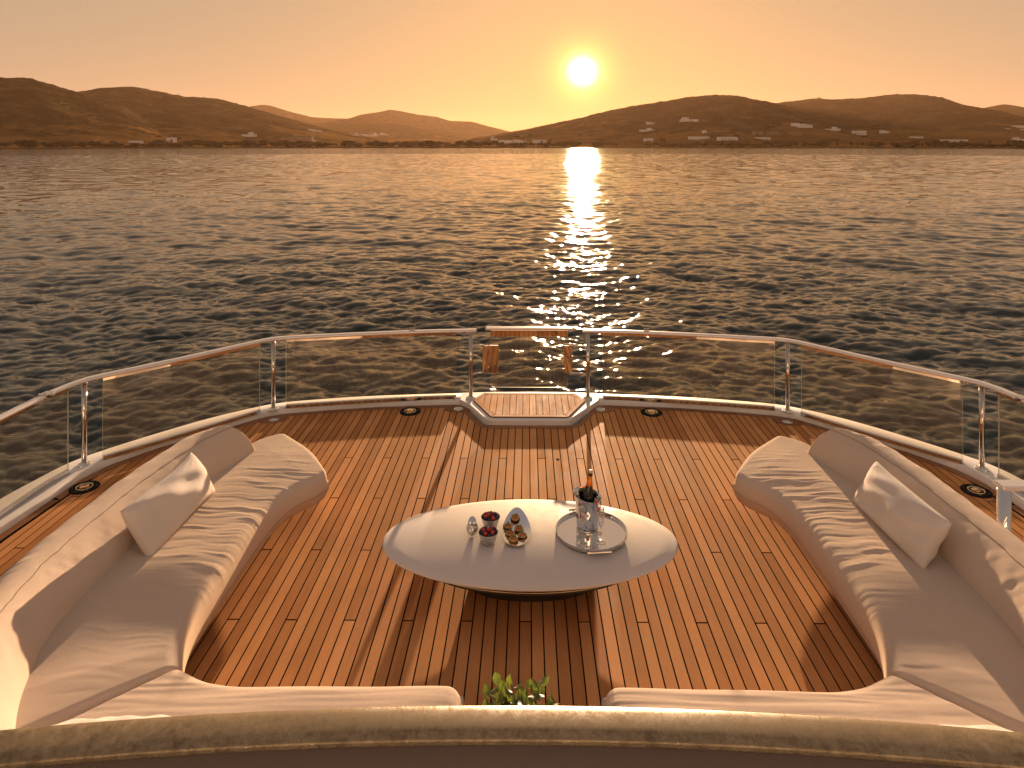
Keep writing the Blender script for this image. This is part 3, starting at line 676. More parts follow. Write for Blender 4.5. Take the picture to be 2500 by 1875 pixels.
for j in range(-56, 56):
    x0, x1 = j*PW+g, (j+1)*PW-g; a, b_ = ytop(x0), ytop(x1)
    if a is None or b_ is None: continue
    cuts = [y for k, y in enumerate(rows) if (j % 5) == (1+k) % 5 and y < min(a, b_)-.15 and y > 1.4]
    segs = []; hi = None
    for y in cuts: segs.append((y, hi)); hi = y
    segs.append((1.25, hi))
    for lo, h in segs:
        t0, t1 = (a, b_) if h is None else (h-.004, h-.004)
        lo_ = lo+.004; z = random.uniform(-.0006, .0006)
        v = [(XC+x0, lo_, z), (XC+x1, lo_, z), (XC+x1, t1-.003, z), (XC+x0, t0-.003, z)]
        cxm = sum(p[0] for p in v)/4; cym = sum(p[1] for p in v)/4
        mb = MB(); mb.v = [(p[0], p[1], -.006) for p in v]+[(p[0]+(.0012 if p[0] < cxm else -.0012), p[1]+(.0012 if p[1] < cym else -.0012), z) for p in v]
        mb.f = [(4, 5, 6, 7)]+[(i, (i+1) % 4, 4+(i+1) % 4, 4+i) for i in range(4)]; mb.m = [0]*5; mb.sm = [False]*5
        mb.build('plank', TEAK, dk); nplank += 1
print('planks', nplank)
EDG = [(0, 7.897), (.49, 7.90), (.56, 7.945), (.83, 8.495), (.93, 8.52)] + [(x, y-.004) for x, y in INN[1:10]] + [(4.375, 6.2)]
MGO = [(0, 7.82), (.45, 7.82), (.592, 7.872), (.868, 8.416), (.965, 8.443), (1.85, 8.36), (2.49, 8.24), (2.9, 8.145), (3.1, 8.05), (3.495, 7.655), (3.915, 7.22), (4.185, 6.835), (4.28, 6.565), (4.30, 6.2)]
def quadp(a0, a1, b0, b1, s): return MB().prism([(XC+s*p[0], p[1]) for p in (a0, a1, b1, b0)], -.006, .0008)
Ei = [Vector(p) for p in EDG]; Mi = [Vector(p) for p in MGO]
Ei = Ei[:len(Mi)] if len(Ei) >= len(Mi) else Ei
for s in (-1, 1):
    groups = [(0, 1), (1, 4), (4, 6), (6, 8), (8, 10), (10, 13)]
    for (i0, i1) in groups:
        mb = MB(); E_ = [Ei[k] for k in range(i0, min(i1, len(Ei)-1)+1)]; M_ = [Mi[k] for k in range(i0, min(i1, len(Mi)-1)+1)]
        if s < 0 and i0 == 0: pass
        d = (E_[-1]-E_[0]).normalized()*.003
        E_ = [E_[0]+d]+E_[1:-1]+[E_[-1]-d]; M_ = [M_[0]+d]+M_[1:-1]+[M_[-1]-d]
        mb.prism([(XC+s*p.x, p.y) for p in E_+M_[::-1]], -.006, .0008); fixn(mb.build('margin_plank', TEAKD, dk))
# small side planks parallel to the edge, near the fore sides
for s in (-1, 1):
    MB().prism([(XC+s*x, y) for x, y in [(4.305, 6.2), (4.38, 6.2), (4.49, 4.6), (4.58, 2.0), (4.59, 1.25), (4.505, 1.25), (4.42, 4.6)]], -.006, .0006).build('margin_plank', TEAKD, dk)

# fittings in the deck
def hatch(x, y, lb, scale=1.0):
    t = thing('deck_hatch', lb, 'deck hatch', (x, y, 0), 'round black deck hatches')
    MB().lathe([(.128*scale, .001), (.128*scale, .008), (.120*scale, .012), (.075*scale, .012), (.072*scale, .006)], 36, (x, y, 0)).build('rubber_collar', RUBBER, t)
    MB().lathe([(.073*scale, .005), (.073*scale, .017), (.066*scale, .018), (.064*scale, .008)], 36, (x, y, 0)).build('ring', BRASS, t)
    MB().lathe([(.064*scale, .008), (.064*scale, .009)], 30, (x, y, 0)).build('well', RUBBER, t)
    mb = MB(); mb.prism(round_poly([(x+.05*scale*math.cos(a)*(1 if k % 2 else .8), y+.05*scale*math.sin(a)*(1 if k % 2 else .8)) for k, a in enumerate(np.linspace(0, 2*math.pi, 9)[:-1]+.4)], .01), .009, .016)
    mb.bbox((x, y, .019), (.06*scale, .02*scale, .008), .002, rz=.5); mb.build('cap', BRASS, t)
    for k in range(6): a = k*math.pi/3+.3; MB().lathe([(.004, .012), (.004, .014), (0.0001, .0145)], 8, (x+.1*scale*math.cos(a), y+.1*scale*math.sin(a), 0)).build('screw', STEEL2, t)
hatch(XC-4.22, 6.42, 'round black deck hatch beside the left sofa near the corner post'); hatch(XC-1.45, 8.29, 'round black deck hatch at the far edge left of the boarding step')
hatch(XC+1.48, 8.29, 'round black deck hatch at the far edge right of the boarding step'); hatch(XC+4.18, 6.44, 'round black deck hatch beside the right sofa near the corner post')
sk = thing('deck_disc', 'tiny black socket in the open teak deck beyond the table', 'disc', (.32, 7.06, 0)); MB().lathe([(.018, .001), (.017, .0022), (.0001, .0024)], 16, (.32, 7.06, 0)).build('ring', RUBBER, sk)  # small dark dot on the deck, built as a flat black disc
def dlight(x, y, lb, rot):
    t = thing('deck_light', lb, 'deck light', (x, y, 0), 'recessed deck lights')
    pl = [(x+(.17*math.cos(a))*math.cos(rot)-(.105*math.sin(a))*math.sin(rot), y+(.17*math.cos(a))*math.sin(rot)+(.105*math.sin(a))*math.cos(rot)) for a in np.linspace(math.pi, 2*math.pi, 16)]
    c, s_ = math.cos(rot), math.sin(rot); pl += [(x+.17*c-.075*s_, y+.17*s_+.075*c), (x-.17*c-.075*s_, y-.17*s_+.075*c)]
    MB().prism(pl, 0, .0035).build('mounting_plate', TEAKD, t)
    MB().lathe([(.058, .003), (.058, .008), (.050, .010), (.045, .006)], 28, (x, y, 0)).build('bezel', STEEL2, t)
    MB().lathe([(.046, .006), (.03, .009), (.0001, .010)], 24, (x, y, 0)).build('lens', mat('frosted_lens', (.62, .60, .58), .12), t)
dlight(XC-3.02, 8.03, 'recessed deck light at the far left corner behind the left sofa', R(20)); dlight(XC-.87, 8.375, 'recessed deck light just left of the boarding step', R(4))
dlight(XC+.87, 8.375, 'recessed deck light just right of the boarding step', R(-4)); dlight(XC+3.02, 8.03, 'recessed deck light at the far right corner behind the right sofa', R(-20))

# ------------------------------------------------------------------ railings
RZ = .925
RP = cr([(.67, 8.60), (.736, 8.592), (1.3, 8.54), (2.0, 8.43), (2.7, 8.30), (3.0, 8.23), (3.14, 8.155), (3.35, 7.93), (3.85, 7.37), (4.25, 6.95), (4.42, 6.75), (4.50, 6.5), (4.53, 6.2), (4.56, 5.4), (4.62, 4.0), (4.68, 2.4), (4.72, .8)], 6)
def rsec(w, t, b=.010): return [(-w/2, -t+b), (-w/2, -b), (-w/2+b, 0), (w/2-b, 0), (w/2, -b), (w/2, -t+b), (w/2-b, -t), (-w/2+b, -t)]
def subpath(P, t0, t1):
    d = np.concatenate([[0], np.cumsum(np.hypot(*np.diff(P, axis=0).T))]); tt = np.linspace(t0, t1, max(2, int((t1-t0)/.09)+1)); return [(np.interp(t, d, P[:, 0]), np.interp(t, d, P[:, 1])) for t in tt]
def near(P, q):
    d = np.concatenate([[0], np.cumsum(np.hypot(*np.diff(P, axis=0).T))]); S_ = np.linspace(0, d[-1], 3000); X = np.interp(S_, d, P[:, 0]); Y = np.interp(S_, d, P[:, 1]); return S_[np.argmin((X-q[0])**2+(Y-q[1])**2)]
POSTS = [(.736, 8.585), (3.085, 8.19), (4.44, 6.755)]
PANES = [((.92, 8.575), (2.95, 8.25)), ((3.20, 8.08), (4.33, 6.87)), ((4.49, 6.58), (4.62, 4.1))]
for s, sd_ in ((-1, 'left'), (1, 'right')):
    t = thing('glass_railing', 'curved polished steel rail with clear glass panes around the %s side of the afterdeck' % sd_, 'railing', (XC+s*.736, 8.585, BZ), 'glass railings')
    Pm = np.array([(XC+s*x, y) for x, y in RP]); full_ = subpath(Pm, 0, near(Pm, (XC+s*4.72, .8)))
    joint = near(Pm, (XC+s*4.525, 6.33))
    for a, b_ in ((0, joint-.012), (joint+.012, near(Pm, (XC+s*4.72, .8)))):
        mb = MB(); p = subpath(Pm, a, b_); mb.sweep(p, [(o*1.0, z+RZ) for o, z in rsec(.078, .034, .011)], smooth=True)
        o = mb.build('handrail', [RAILTOP], t); fixn(o)
    # joint clamp
    jp = subpath(Pm, joint-.05, joint+.05); mb = MB().sweep(jp, [(o, z+RZ+.006) for o, z in rsec(.088, .05, .008)]); c = jp[len(jp)//2]
    for k in (-1, 1): mb.lathe([(.008, RZ+.004), (.008, RZ+.022), (.0001, RZ+.026)], 10, (c[0]+k*.012, c[1]+k*.018, 0))
    fixn(mb.build('rail_clamp', STEEL, t))
    cq = near(Pm, (XC+s*1.46, 8.52)); cp = subpath(Pm, cq-.035, cq+.035); c = cp[0]
    mb = MB().sweep(cp, [(o, z+RZ+.010) for o, z in rsec(.05, .014, .004)])
    for k in (.25, .75): px_ = cp[0][0]*(1-k)+cp[-1][0]*k; py_ = cp[0][1]*(1-k)+cp[-1][1]*k; mb.lathe([(.007, RZ+.008), (.007, RZ+.03), (.010, RZ+.032), (.010, RZ+.038), (.0001, RZ+.04)], 10, (px_, py_, 0))
    fixn(mb.build('rail_clip', STEEL, t))
    for (x, y) in POSTS + [(4.66, 3.9)]:
        x = XC+s*x; tb = MB(); tb.lathe([(.0245, BZ+.01), (.0245, RZ-.03)], 20, (x, y, 0)); po = tb.build('post', POST, t)
        MB().lathe([(.060, BZ), (.060, BZ+.007), (.054, BZ+.011), (.030, BZ+.013), (.028, BZ+.022), (.0255, BZ+.024)], 28, (x, y, 0)).build('base_flange', STEEL, po)
    for (p0, p1) in PANES:
        a = near(Pm, (XC+s*p0[0], p0[1])); b_ = near(Pm, (XC+s*p1[0], p1[1])); path = subpath(Pm, a, b_); out_ = -s  # left normal sign: outward
        mb = MB().sweep(path, [(-.006, BZ+.012), (.006, BZ+.012), (.006, RZ-.05), (-.006, RZ-.05)])
        ob = mb.build('glass_pane', [PANE, PANE_E], t); nf = len(ob.data.polygons)
        for pi, pol in enumerate(ob.data.polygons):
            if pi >= nf-2 or abs(pol.normal.z) > .9: pol.material_index = 1
        fixn(MB().sweep(path, [(-.024, BZ-.002), (.024, BZ-.002), (.024, BZ+.034), (.009, BZ+.040), (-.009, BZ+.040), (-.024, BZ+.034)]).build('base_channel', STEEL2, t))
        fixn(MB().sweep(path, [(-.014, RZ-.064), (.014, RZ-.064), (.014, RZ-.033), (-.014, RZ-.033)]).build('clamp_strip', STEEL, t))
        dtot = b_-a
        for k in range(3):
            c0 = subpath(Pm, a+dtot*(k+.5)/3-.01, a+dtot*(k+.5)/3+.01)[0]
            for zz, off in ((RZ-.05, .015), (BZ+.02, .025)):
                M = Matrix.Rotation(R(90), 3, 'X'); MB().lathe([(.005, 0), (.005, .003), (.0001, .004)], 8, (c0[0], c0[1]-off, zz), M=M).build('screw', RUBBER, t)
# gate in the middle
gt = thing('boarding_gate', 'small glass gate hung between steel brackets above the boarding step', 'gate', (XC, 8.70, BZ))
GY = 8.70
mb = MB().bbox((XC, GY, RZ-.017), (1.11, .078, .034), .010); mb.build('top_rail', RAILTOP, gt)
MB().bbox((XC-.0, GY-.012, RZ-.075), (.985, .02, .082), .004).build('clamp_plate', STEEL, gt)
gp = [(p[0], p[1]) for p in round_poly([(-.49, .86), (-.49, .155), (.49, .155), (.49, .86)], .05, 5)]
mb = MB(); n_ = len(gp); mb.v = [(XC+x, GY+.002, z) for x, z in gp]+[(XC+x, GY+.014, z) for x, z in gp]
mb.f = [tuple(range(n_)), tuple(range(2*n_-1, n_-1, -1))]+[(i, (i+1) % n_, n_+(i+1) % n_, n_+i) for i in range(n_)]; mb.m = [0, 0]+[1]*n_; mb.sm = [False]*(n_+2)
fixn(mb.build('glass_pane', [PANE, PANE_E], gt))
for s, w0, w1 in ((-1, -.60, -.39), (1, .44, .545)):
    MB().bbox((XC+(w0+w1)/2+(.045 if s < 0 else 0), GY-.022, .525), (w1-w0-(.09 if s < 0 else 0), .022, .36), .008).build('hinge_plate' if s < 0 else 'latch_plate', STEEL, gt)
    if s < 0: MB().bbox((XC-.555, GY-.030, .525), (.078, .022, .35), .004).build('hinge_leaf', STEEL, gt)
    px = XC+s*.736; ex = XC+(w0+.03 if s < 0 else w1-.04)
    for z in (.70, .355): MB().tube([(px, 8.587, z-.012), (px-s*.02, 8.60, z-.002), (px-s*.05, 8.63, z), (ex, GY-.03, z)], .0115, 10).build('bracket_arm', STEEL, gt)
# stair rail at the right edge
sr = thing('stair_rail', 'short polished handrail on one post at the right edge beside the right sofa', 'handrail', (3.27, 4.72, 0))
MB().bbox((3.60, 4.74, .90), (.70, .105, .034), .008).build('handrail', RAILTOP, sr)
MB().lathe([(.042, 0), (.042, .885)], 24, (3.275, 4.72, 0)).build('post', STEEL, sr)
MB().tube([(3.29, 4.72, .45), (3.50, 4.74, .45)], .012, 10).build('tie_tube', STEEL, sr)
MB().bbox((3.62, 4.76, .36), (.34, .06, .46), .028).build('white_panel', mat('white_moulding', (.78, .76, .74), .3), sr)

# ------------------------------------------------------------------ cushions
def sn1(x, seed):                             # smooth 1D noise
    rs = np.random.RandomState(seed); p = rs.uniform(0, 6.28, 8); f = rs.uniform(.6, 1.6, 8); return sum(np.sin(x*f[k]*(1+.6*k)+p[k])/(1+.5*k) for k in range(8))/2.6
def cushion(A, B, zt, zb, r, seed, wr=.0, mirror=1, endbulge=0.0, rs0=1, rs1=1, tuck=.06, ns=420, nt=100, wmask=None):
    A = cr(A, 12); B = cr(B, 12)
    def res(P, n, dense0, dense1):
        d = np.concatenate([[0], np.cumsum(np.hypot(*np.diff(P, axis=0).T))])/1.0; d /= d[-1]; u = np.linspace(0, 1, n); u = .5-.5*np.cos(np.pi*u)*.25/ .25 if False else u
        return np.stack([np.interp(u, d, P[:, 0]), np.interp(u, d, P[:, 1])], 1)
    # keep the pairing of A and B by control parameter
    u = np.linspace(0, 1, ns); e = .045
    u = np.concatenate([np.linspace(0, e, 26)[:-1], np.linspace(e, 1-e, ns-50), np.linspace(1-e, 1, 26)[1:]]); ns = len(u)
    k = np.linspace(0, 1, len(A)); A = np.stack([np.interp(u, k, A[:, i]) for i in (0, 1)], 1); B = np.stack([np.interp(u, k, B[:, i]) for i in (0, 1)], 1)
    v = np.concatenate([np.linspace(0, .16, 22)[:-1], np.linspace(.16, .84, nt-42), np.linspace(.84, 1, 22)[1:]]); nt = len(v)
    P = A[:, None, :]*(1-v)[None, :, None]+B[:, None, :]*v[None, :, None]
    if endbulge:
        d = (P[0]-P[6]); d /= np.linalg.norm(d, axis=1, keepdims=True); w = np.exp(-(u/.05)**2)[:, None]; P += (np.sin(np.pi*v)*endbulge)[None, :, None]*d[None]*w[..., None]
    W = np.linalg.norm(B-A, axis=1)[:, None]; dist_t0 = v[None, :]*W; dist_t1 = (1-v[None, :])*W
    C0 = P[:, nt//2]; s = np.concatenate([[0], np.cumsum(np.linalg.norm(np.diff(C0, axis=0), axis=1))]); Ls = s[-1]
    ds0 = np.broadcast_to(s[:, None], dist_t0.shape); ds1 = Ls-ds0
    def cl(d, rr): return 1-np.clip(d/rr, 0, 1)
    a = np.maximum(cl(dist_t0, r), cl(dist_t1, r*.8)); b = np.maximum(cl(ds0, r)*rs0, cl(ds1, r)*rs1)
    q = np.clip(a**2.2+b**2.2, 0, 1); Z = zt-r+r*(1-q)**(1/2.2)
    Z += .018*np.sin(np.pi*np.clip(v, 0, 1))[None, :]*np.minimum(1, np.minimum(ds0, ds1)/.3)
    # gathered wrinkles: short ridges running across the seat
    if wr:
        S_ = ds0; V = np.broadcast_to(v[None, :], S_.shape); H = np.zeros_like(S_); rs = np.random.RandomState(seed)
        for _ in range(int(Ls*62)):
            s0 = rs.uniform(.05, Ls-.05); v0 = rs.uniform(.02, .62); ln = rs.uniform(.08, .30); wd = rs.uniform(.010, .020); sk = rs.uniform(-.10, .06); am = rs.uniform(.25, 1)*(1 if rs.rand() < .6 else -.8)
            i0 = int(np.argmin(abs(s-s0))); j0 = int(np.argmin(abs(v-v0))); y0, x0_ = P[i0, j0, 1], P[i0, j0, 0]
            cc = (P[..., 1]-y0-sk*(P[..., 0]-x0_)-.012*np.sin(V*14+s0*9)); H += am*np.exp(-(cc/wd)**2)*np.exp(-((V-v0)/ln)**4)
        m = np.interp(s/Ls, [0, .05, .15, .6, .75, 1], [.15, .6, 1, 1, .45, .12]) if wmask is None else np.interp(s/Ls, *wmask)
        Z += np.clip(H, -2, 2)*wr*m[:, None]*np.clip(1.1-V*1.1, 0, 1)**.5
        Z += .004*np.sin(P[..., 0]*7+P[..., 1]*5)
    X = XC+mirror*P[..., 0]; Y = P[..., 1]
    mb = MB(); mb.grid(np.stack([X, Y, Z], -1), flip=(mirror < 0))
    # skirt
    ring = [(i, 0) for i in range(ns)]+[(ns-1, j) for j in range(1, nt)]+[(i, nt-1) for i in range(ns-2, -1, -1)]+[(0, j) for j in range(nt-2, 0, -1)]
    cen = P.mean((0, 1)); rows_ = []
    pts = np.array([(X[i, j], Y[i, j]) for i, j in ring]); n = len(pts); d = np.roll(pts, -3, 0)-np.roll(pts, 3, 0); nn = np.stack([-d[:, 1], d[:, 0]], 1); nn /= np.linalg.norm(nn, axis=1, keepdims=True)+1e-9
    zbr = np.array([zb(Y[i, j]) if callable(zb) else zb for i, j in ring]); tkr = np.array([tuck(Y[i, j]) if callable(tuck) else tuck for i, j in ring]); area = np.sum(pts[:, 0]*np.roll(pts[:, 1], -1)-np.roll(pts[:, 0], -1)*pts[:, 1]); nn *= (-1 if area > 0 else 1); ztop = np.array([Z[i, j] for i, j in ring])
    nn = (nn+np.roll(nn, 2, 0)+np.roll(nn, -2, 0)+np.roll(nn, 4, 0)+np.roll(nn, -4, 0)); nn /= np.linalg.norm(nn, axis=1, keepdims=True)+1e-9
    for f, o, tk_ in ((0, 0, 0), (.12, .004, 0), (.35, .004, .08), (.6, 0, .3), (.8, 0, .6), (.93, 0, .85), (1.0, 0, 1)):
        rows_.append(np.concatenate([pts+nn*(o-tkr*tk_)[:, None], (ztop*(1-f)+zbr*f)[:, None]], 1))
    mb.grid(np.array(rows_), closev=True); vi = (.17+.66*v)[None, ::6, None]; Q = A[8:-8:6, None, :]*(1-vi)+B[8:-8:6, None, :]*vi; mb.grid(np.stack([XC+mirror*Q[..., 0], Q[..., 1], np.array([[(zb(y) if callable(zb) else zb)+.012 for y in r_] for r_ in Q[..., 1]])], -1), flip=(mirror > 0))
    sp = [tuple(p) for p in rows_[2]]; return mb, sp, (X, Y, Z)
def weld(o, d=.0006):
    bm = bmesh.new(); bm.from_mesh(o.data); bmesh.ops.remove_doubles(bm, verts=bm.verts, dist=d); bmesh.ops.recalc_face_normals(bm, faces=bm.faces); bm.to_mesh(o.data); bm.free(); return o
A1 = [(1.745, 5.90), (1.805, 5.76), (1.915, 5.62), (2.0, 5.42), (2.035, 5.2), (2.045, 4.9), (2.045, 4.4), (2.035, 4.12), (1.99, 3.9), (1.90, 3.69)]
B1 = [(2.42, 6.74), (2.62, 6.55), (2.72, 6.28), (2.84, 5.9), (2.92, 5.5), (2.97, 5.0), (2.98, 4.5), (2.95, 4.1), (2.86, 3.7), (2.66, 2.98)]
BB = [(2.53, 6.28), (2.575, 6.10), (2.67, 5.75), (2.745, 5.3), (2.785, 4.8), (2.795, 4.45), (2.785, 4.15), (2.755, 3.9), (2.70, 3.70), (2.58, 3.42), (2.40, 3.14)]
BN = [(.89, -.50), (.93, -.2), (.96, .22), (.985, .13), (1, .05), (1, 0), (.995, -.06), (.975, -.16), (.93, -.32), (.86, -.5), (.78, -.62)]
BPROF = [(.02, .30), (0, .385), (.010, .43), (.035, .50), (.07, .56), (.115, .615), (.165, .66), (.20, .683), (.23, .70), (.275, .712), (.32, .710), (.36, .695), (.395, .665), (.42, .62), (.435, .55), (.44, .45), (.435, .3), (.42, .2), (.38, .165), (.1, .165)]
def backrest(s, base, nor, prof, seed, hs=None, ns=200):
    b = cr(base, 16); n = cr(nor, 16); n /= np.linalg.norm(n, axis=1, keepdims=True)
    k = np.linspace(0, 1, len(b)); u = np.linspace(0, 1, ns); b = np.stack([np.interp(u, k, b[:, i]) for i in (0, 1)], 1); n = np.stack([np.interp(u, k, n[:, i]) for i in (0, 1)], 1)
    pf = cr(prof, 3); P = np.zeros((ns, len(pf), 3)); sc = np.ones(ns)
    sl = np.concatenate([[0], np.cumsum(np.linalg.norm(np.diff(b, axis=0), axis=1))])
    for i in range(ns):
        e = 1.0
        wob = .006*sn1(sl[i]*9+pf[:, 1]*9, seed)+.004*sn1(sl[i]*21-pf[:, 0]*14, seed+1)
        off = pf[:, 0]*(1.14 if i < 1 else 1)+wob*np.clip((pf[:, 1]-.4)*5, 0, 1); 
        P[i, :, 0] = XC+s*(b[i, 0]+n[i, 0]*off); P[i, :, 1] = b[i, 1]+n[i, 1]*off; P[i, :, 2] = pf[:, 1]+wob*.4
    # rounded closing of both ends
    mb = MB(); ends = []
    for end in (0, -1):
        c = P[end].mean(0); d = (P[end]-P[1 if end == 0 else -2]); dv = d.mean(0); dv /= np.linalg.norm(dv)
        rings = []
        for q in (.25, .5, .75, .92): rings.append((P[end]-c)*(1-.10*q*q-(.9*max(0, q-.6) if False else 0))+c+dv*.035*math.sin(q*1.5))
        ends.append(rings)
    allP = np.array(ends[0][::-1]+list(P)+ends[1]); mb.grid(allP, closev=True)
    m = allP.shape[1]; b0 = len(mb.v); mb.v += [tuple(p) for p in allP[0]]+[tuple(p) for p in allP[-1]]; mb.f += [tuple(range(b0, b0+m)), tuple(range(b0+2*m-1, b0+m-1, -1))]; mb.m += [0, 0]; mb.sm += [False]*2
    j = int(np.argmin(abs(pf[:, 0]-.20)+abs(pf[:, 1]-.683)*1)); jp = P[:, j]
    return mb, [tuple(p+np.array([0, 0, .0015])) for p in jp], P
def pad_piping(pts, r=.0022):
    mb = MB(); mb.tube([pts[i] for i in range(0, len(pts), 2)], r, 5, cap=False); return mb
for s, sd_, o_ in ((-1, 'left', 'ocean'), (1, 'right', 'ocean')):
    t = thing('curved_sofa', 'long crescent sofa in sand fabric along the %s side, one pillow on its seat' % sd_, 'sofa', (XC+s*2.5, 5.0, 0), 'sand fabric sofas')
    mb, sp, _ = cushion(A1, B1, .425, lambda y: .045+.125*min(1, max(0, (y-5.2)/.35)), .095, 21+s, .0035, s, endbulge=.055, tuck=lambda y: .115-.055*min(1, max(0, (y-5.2)/.35)))
    seat = weld(mb.build('seat', FAB, t)); pad_piping([p for p in sp], .0016).build('seam', SEAM, seat)
    mb, jp, _ = backrest(s, BB, BN, BPROF, 5+s); bk = weld(mb.build('backrest', FAB, t)); pad_piping(jp, .0018).build('seam', SEAM, bk)
    pl = [(2.50, 5.25), (2.50, 4.9), (2.50, 4.4), (2.50, 4.12), (2.48, 3.95), (2.80, 3.75), (2.95, 4.2), (2.98, 4.6), (2.96, 5.1), (2.88, 5.35)]
    fixn(MB().prism([(XC+s*x, y) for x, y in pl], .001, .18).build('plinth', DARKB, t))
    # transverse sofa nearer to the camera
    t = thing('straight_sofa', 'straight sand fabric sofa on the near %s side, ending at the gap with the plant' % sd_, 'sofa', (XC+s*1.2, 3.2, 0), 'sand fabric sofas')
    A2 = [(.365, 3.59), (.50, 3.603), (.9, 3.60), (1.3, 3.588), (1.55, 3.59), (1.72, 3.62), (1.83, 3.665), (1.885, 3.69)]
    B2 = [(.365, 2.72), (.5, 2.70), (.9, 2.70), (1.3, 2.70), (1.7, 2.70), (2.1, 2.72), (2.4, 2.82), (2.645, 2.975)]
    mb, sp, _ = cushion(A2, B2, .425, .045, .085, 41+s, .0022, s, rs1=.0, wmask=([0, 1], [.5, .5]), ns=160)
    seat = weld(mb.build('seat', FAB, t)); pad_piping(sp, .0016).build('seam', SEAM, seat)
    mb, jp, _ = backrest(s, [(.40, 2.86), (.7, 2.86), (1.2, 2.86), (1.7, 2.87), (2.0, 2.91), (2.2, 2.98), (2.36, 3.08)], [(0, -1), (0, -1), (0, -1), (.05, -1), (.2, -.98), (.4, -.9), (.65, -.75)], BPROF, 15+s, ns=120)
    bk = weld(mb.build('backrest', FAB, t)); pad_piping(jp, .0018).build('seam', SEAM, bk)
    fixn(MB().prism([(XC+s*x, y) for x, y in [(.55, 3.40), (1.75, 3.40), (2.2, 3.1), (2.2, 2.6), (.55, 2.6)]], .001, .18).build('plinth', DARKB, t))

def pillow(label, c, L_, H_, T_, M, seed, group='white pillows'):
    n, m_ = 60, 36; u = np.linspace(-1, 1, n); v = np.linspace(-1, 1, m_); U, V = np.meshgrid(u, v, indexing='ij')
    rs = np.random.RandomState(seed)
    edge = (1-np.abs(U)**2.6)*(1-np.abs(V)**2.2); th = T_/2*np.clip(edge, 0, 1)**.46
    pinx = 1-.055*(1-U**2)*0-.05*(np.cos(V*math.pi/2))*np.abs(U)**3; piny = 1-.10*np.cos(U*math.pi/2)**1.0*np.abs(V)**3
    X = U*L_/2*pinx; Z = V*H_/2*piny*(1+.03*np.sin(U*3+seed))
    wr = sum(np.sin(U*rs.uniform(2, 9)+V*rs.uniform(-9, 9)+rs.uniform(0, 6))*rs.uniform(.3, 1) for _ in range(7))
    cor = sum(np.exp(-(((U-a)**2+(V-b)**2)/.14))*np.sin(np.arctan2(V-b*.9, U-a*.9)*13+seed) for a in (-1, 1) for b in (-1, 1))
    th2 = th*(1+.055*wr)+.008*cor*np.clip(edge*4, 0, 1)
    mb = MB(); 
    for sg in (-1, 1):
        P = np.stack([X, sg*th2+.012*np.sin(U*2.2+seed)*(1-V**2), Z], -1).reshape(-1, 3); P = np.array([list(M @ Vector(p)+Vector(c)) for p in P]).reshape(n, m_, 3); mb.grid(P, flip=sg > 0)
    o = mb.build('pillow', PIL, None); weld(o, .0008); tag(o, label, 'pillow', group); return o
def frame(x, z):                              # local X along x, local Z near z
    x = Vector(x).normalized(); z = Vector(z); z = (z-x*z.dot(x)).normalized(); y = z.cross(x); return Matrix((x, y, z)).transposed()
pillow('white rectangular pillow leaning on the backrest of the left sofa', (-2.655, 5.08, .580), .90, .385, .22, frame((.05, 1, 0), (-.50, 0, .80)), 3)
pillow('white rectangular pillow leaning on the backrest of the right sofa', (2.70, 5.00, .580), .90, .385, .22, frame((-.05, 1, .0), (.50, 0, .80)), 8)
pillow('white pillow lying on the near left sofa, half hidden by the parapet', (XC-1.90, 3.08, .545), .70, .40, .17, frame((1, .0, 0), (0, -.78, .62)), 12)
pillow('white pillow lying on the near right sofa, half hidden by the parapet', (XC+1.98, 3.06, .54), .72, .40, .17, frame((1, .03, .0), (0, -.78, .62)), 15)

# ------------------------------------------------------------------ oval table
TX, TY = .022, 5.04; TZ = .38; TA, TB = 1.085, .572
tb = thing('oval_table', 'large cream lacquered oval coffee table on a dark recessed base', 'table', (TX, TY, 0))
top = [(.70, .282), (.85, .298), (.95, .308), (1.0, .314), (1.026, .320), (1.036, .327), (1.034, .3335), (1.022, .3375)] + [(r_, TZ+.012-.045*r_*r_-max(0, r_-.955)*.12) for r_ in (1.005, .98, .955, .92, .85, .75, .6, .45, .3, .15, .00001)]
def olathe(prof, a, b, n, c, mat_, name, par):
    v = []; f = []
    for r, z in prof:
        for k in range(n):
            an = 2*math.pi*k/n; v.append((c[0]+a*math.cos(an)*r, c[1]+(b+a*(r-1)*.55 if r > .3 else b*r)*math.sin(an) if r > .3 else c[1]+b*r*math.sin(an), z))
    for i in range(len(prof)-1):
        for k in range(n): f.append((i*n+k, i*n+(k+1) % n, (i+1)*n+(k+1) % n, (i+1)*n+k))
    mb = MB(); mb.add(v, f, 0, True); return mb.build(name, mat_, par)
def olathe2(prof, a, b, n, c, mat_, name, par):
    mb = MB(); v = []; f = []
    for r, z in prof:
        for k in range(n):
            an = 2*math.pi*k/n; v.append((c[0]+a*math.cos(an)*r, c[1]+b*r*math.sin(an), z))
    for i in range(len(prof)-1):
        for k in range(n): f.append((i*n+k, i*n+(k+1) % n, (i+1)*n+(k+1) % n, (i+1)*n+k))
    mb.add(v, f, 0, True); return mb.build(name, mat_, par)
olathe2(top, TA/1.036, TB/1.036, 128, (TX, TY), CREAM, 'tabletop', tb)
bs = olathe2([(.60, .001), (.62, .09), (.98, .118), (1.0, .124), (1.0, .130), (.90, .136), (.90, .19), (.98, .250)], .74, .30, 96, (TX, TY-.01), DARKB, 'base', tb)
olathe2([(.985, .1175), (1.004, .122), (1.004, .131), (.985, .1365)], .74, .30, 96, (TX, TY), BRASS, 'trim_band', bs)

TT_ = TZ+.009
_before = set(bpy.data.objects)
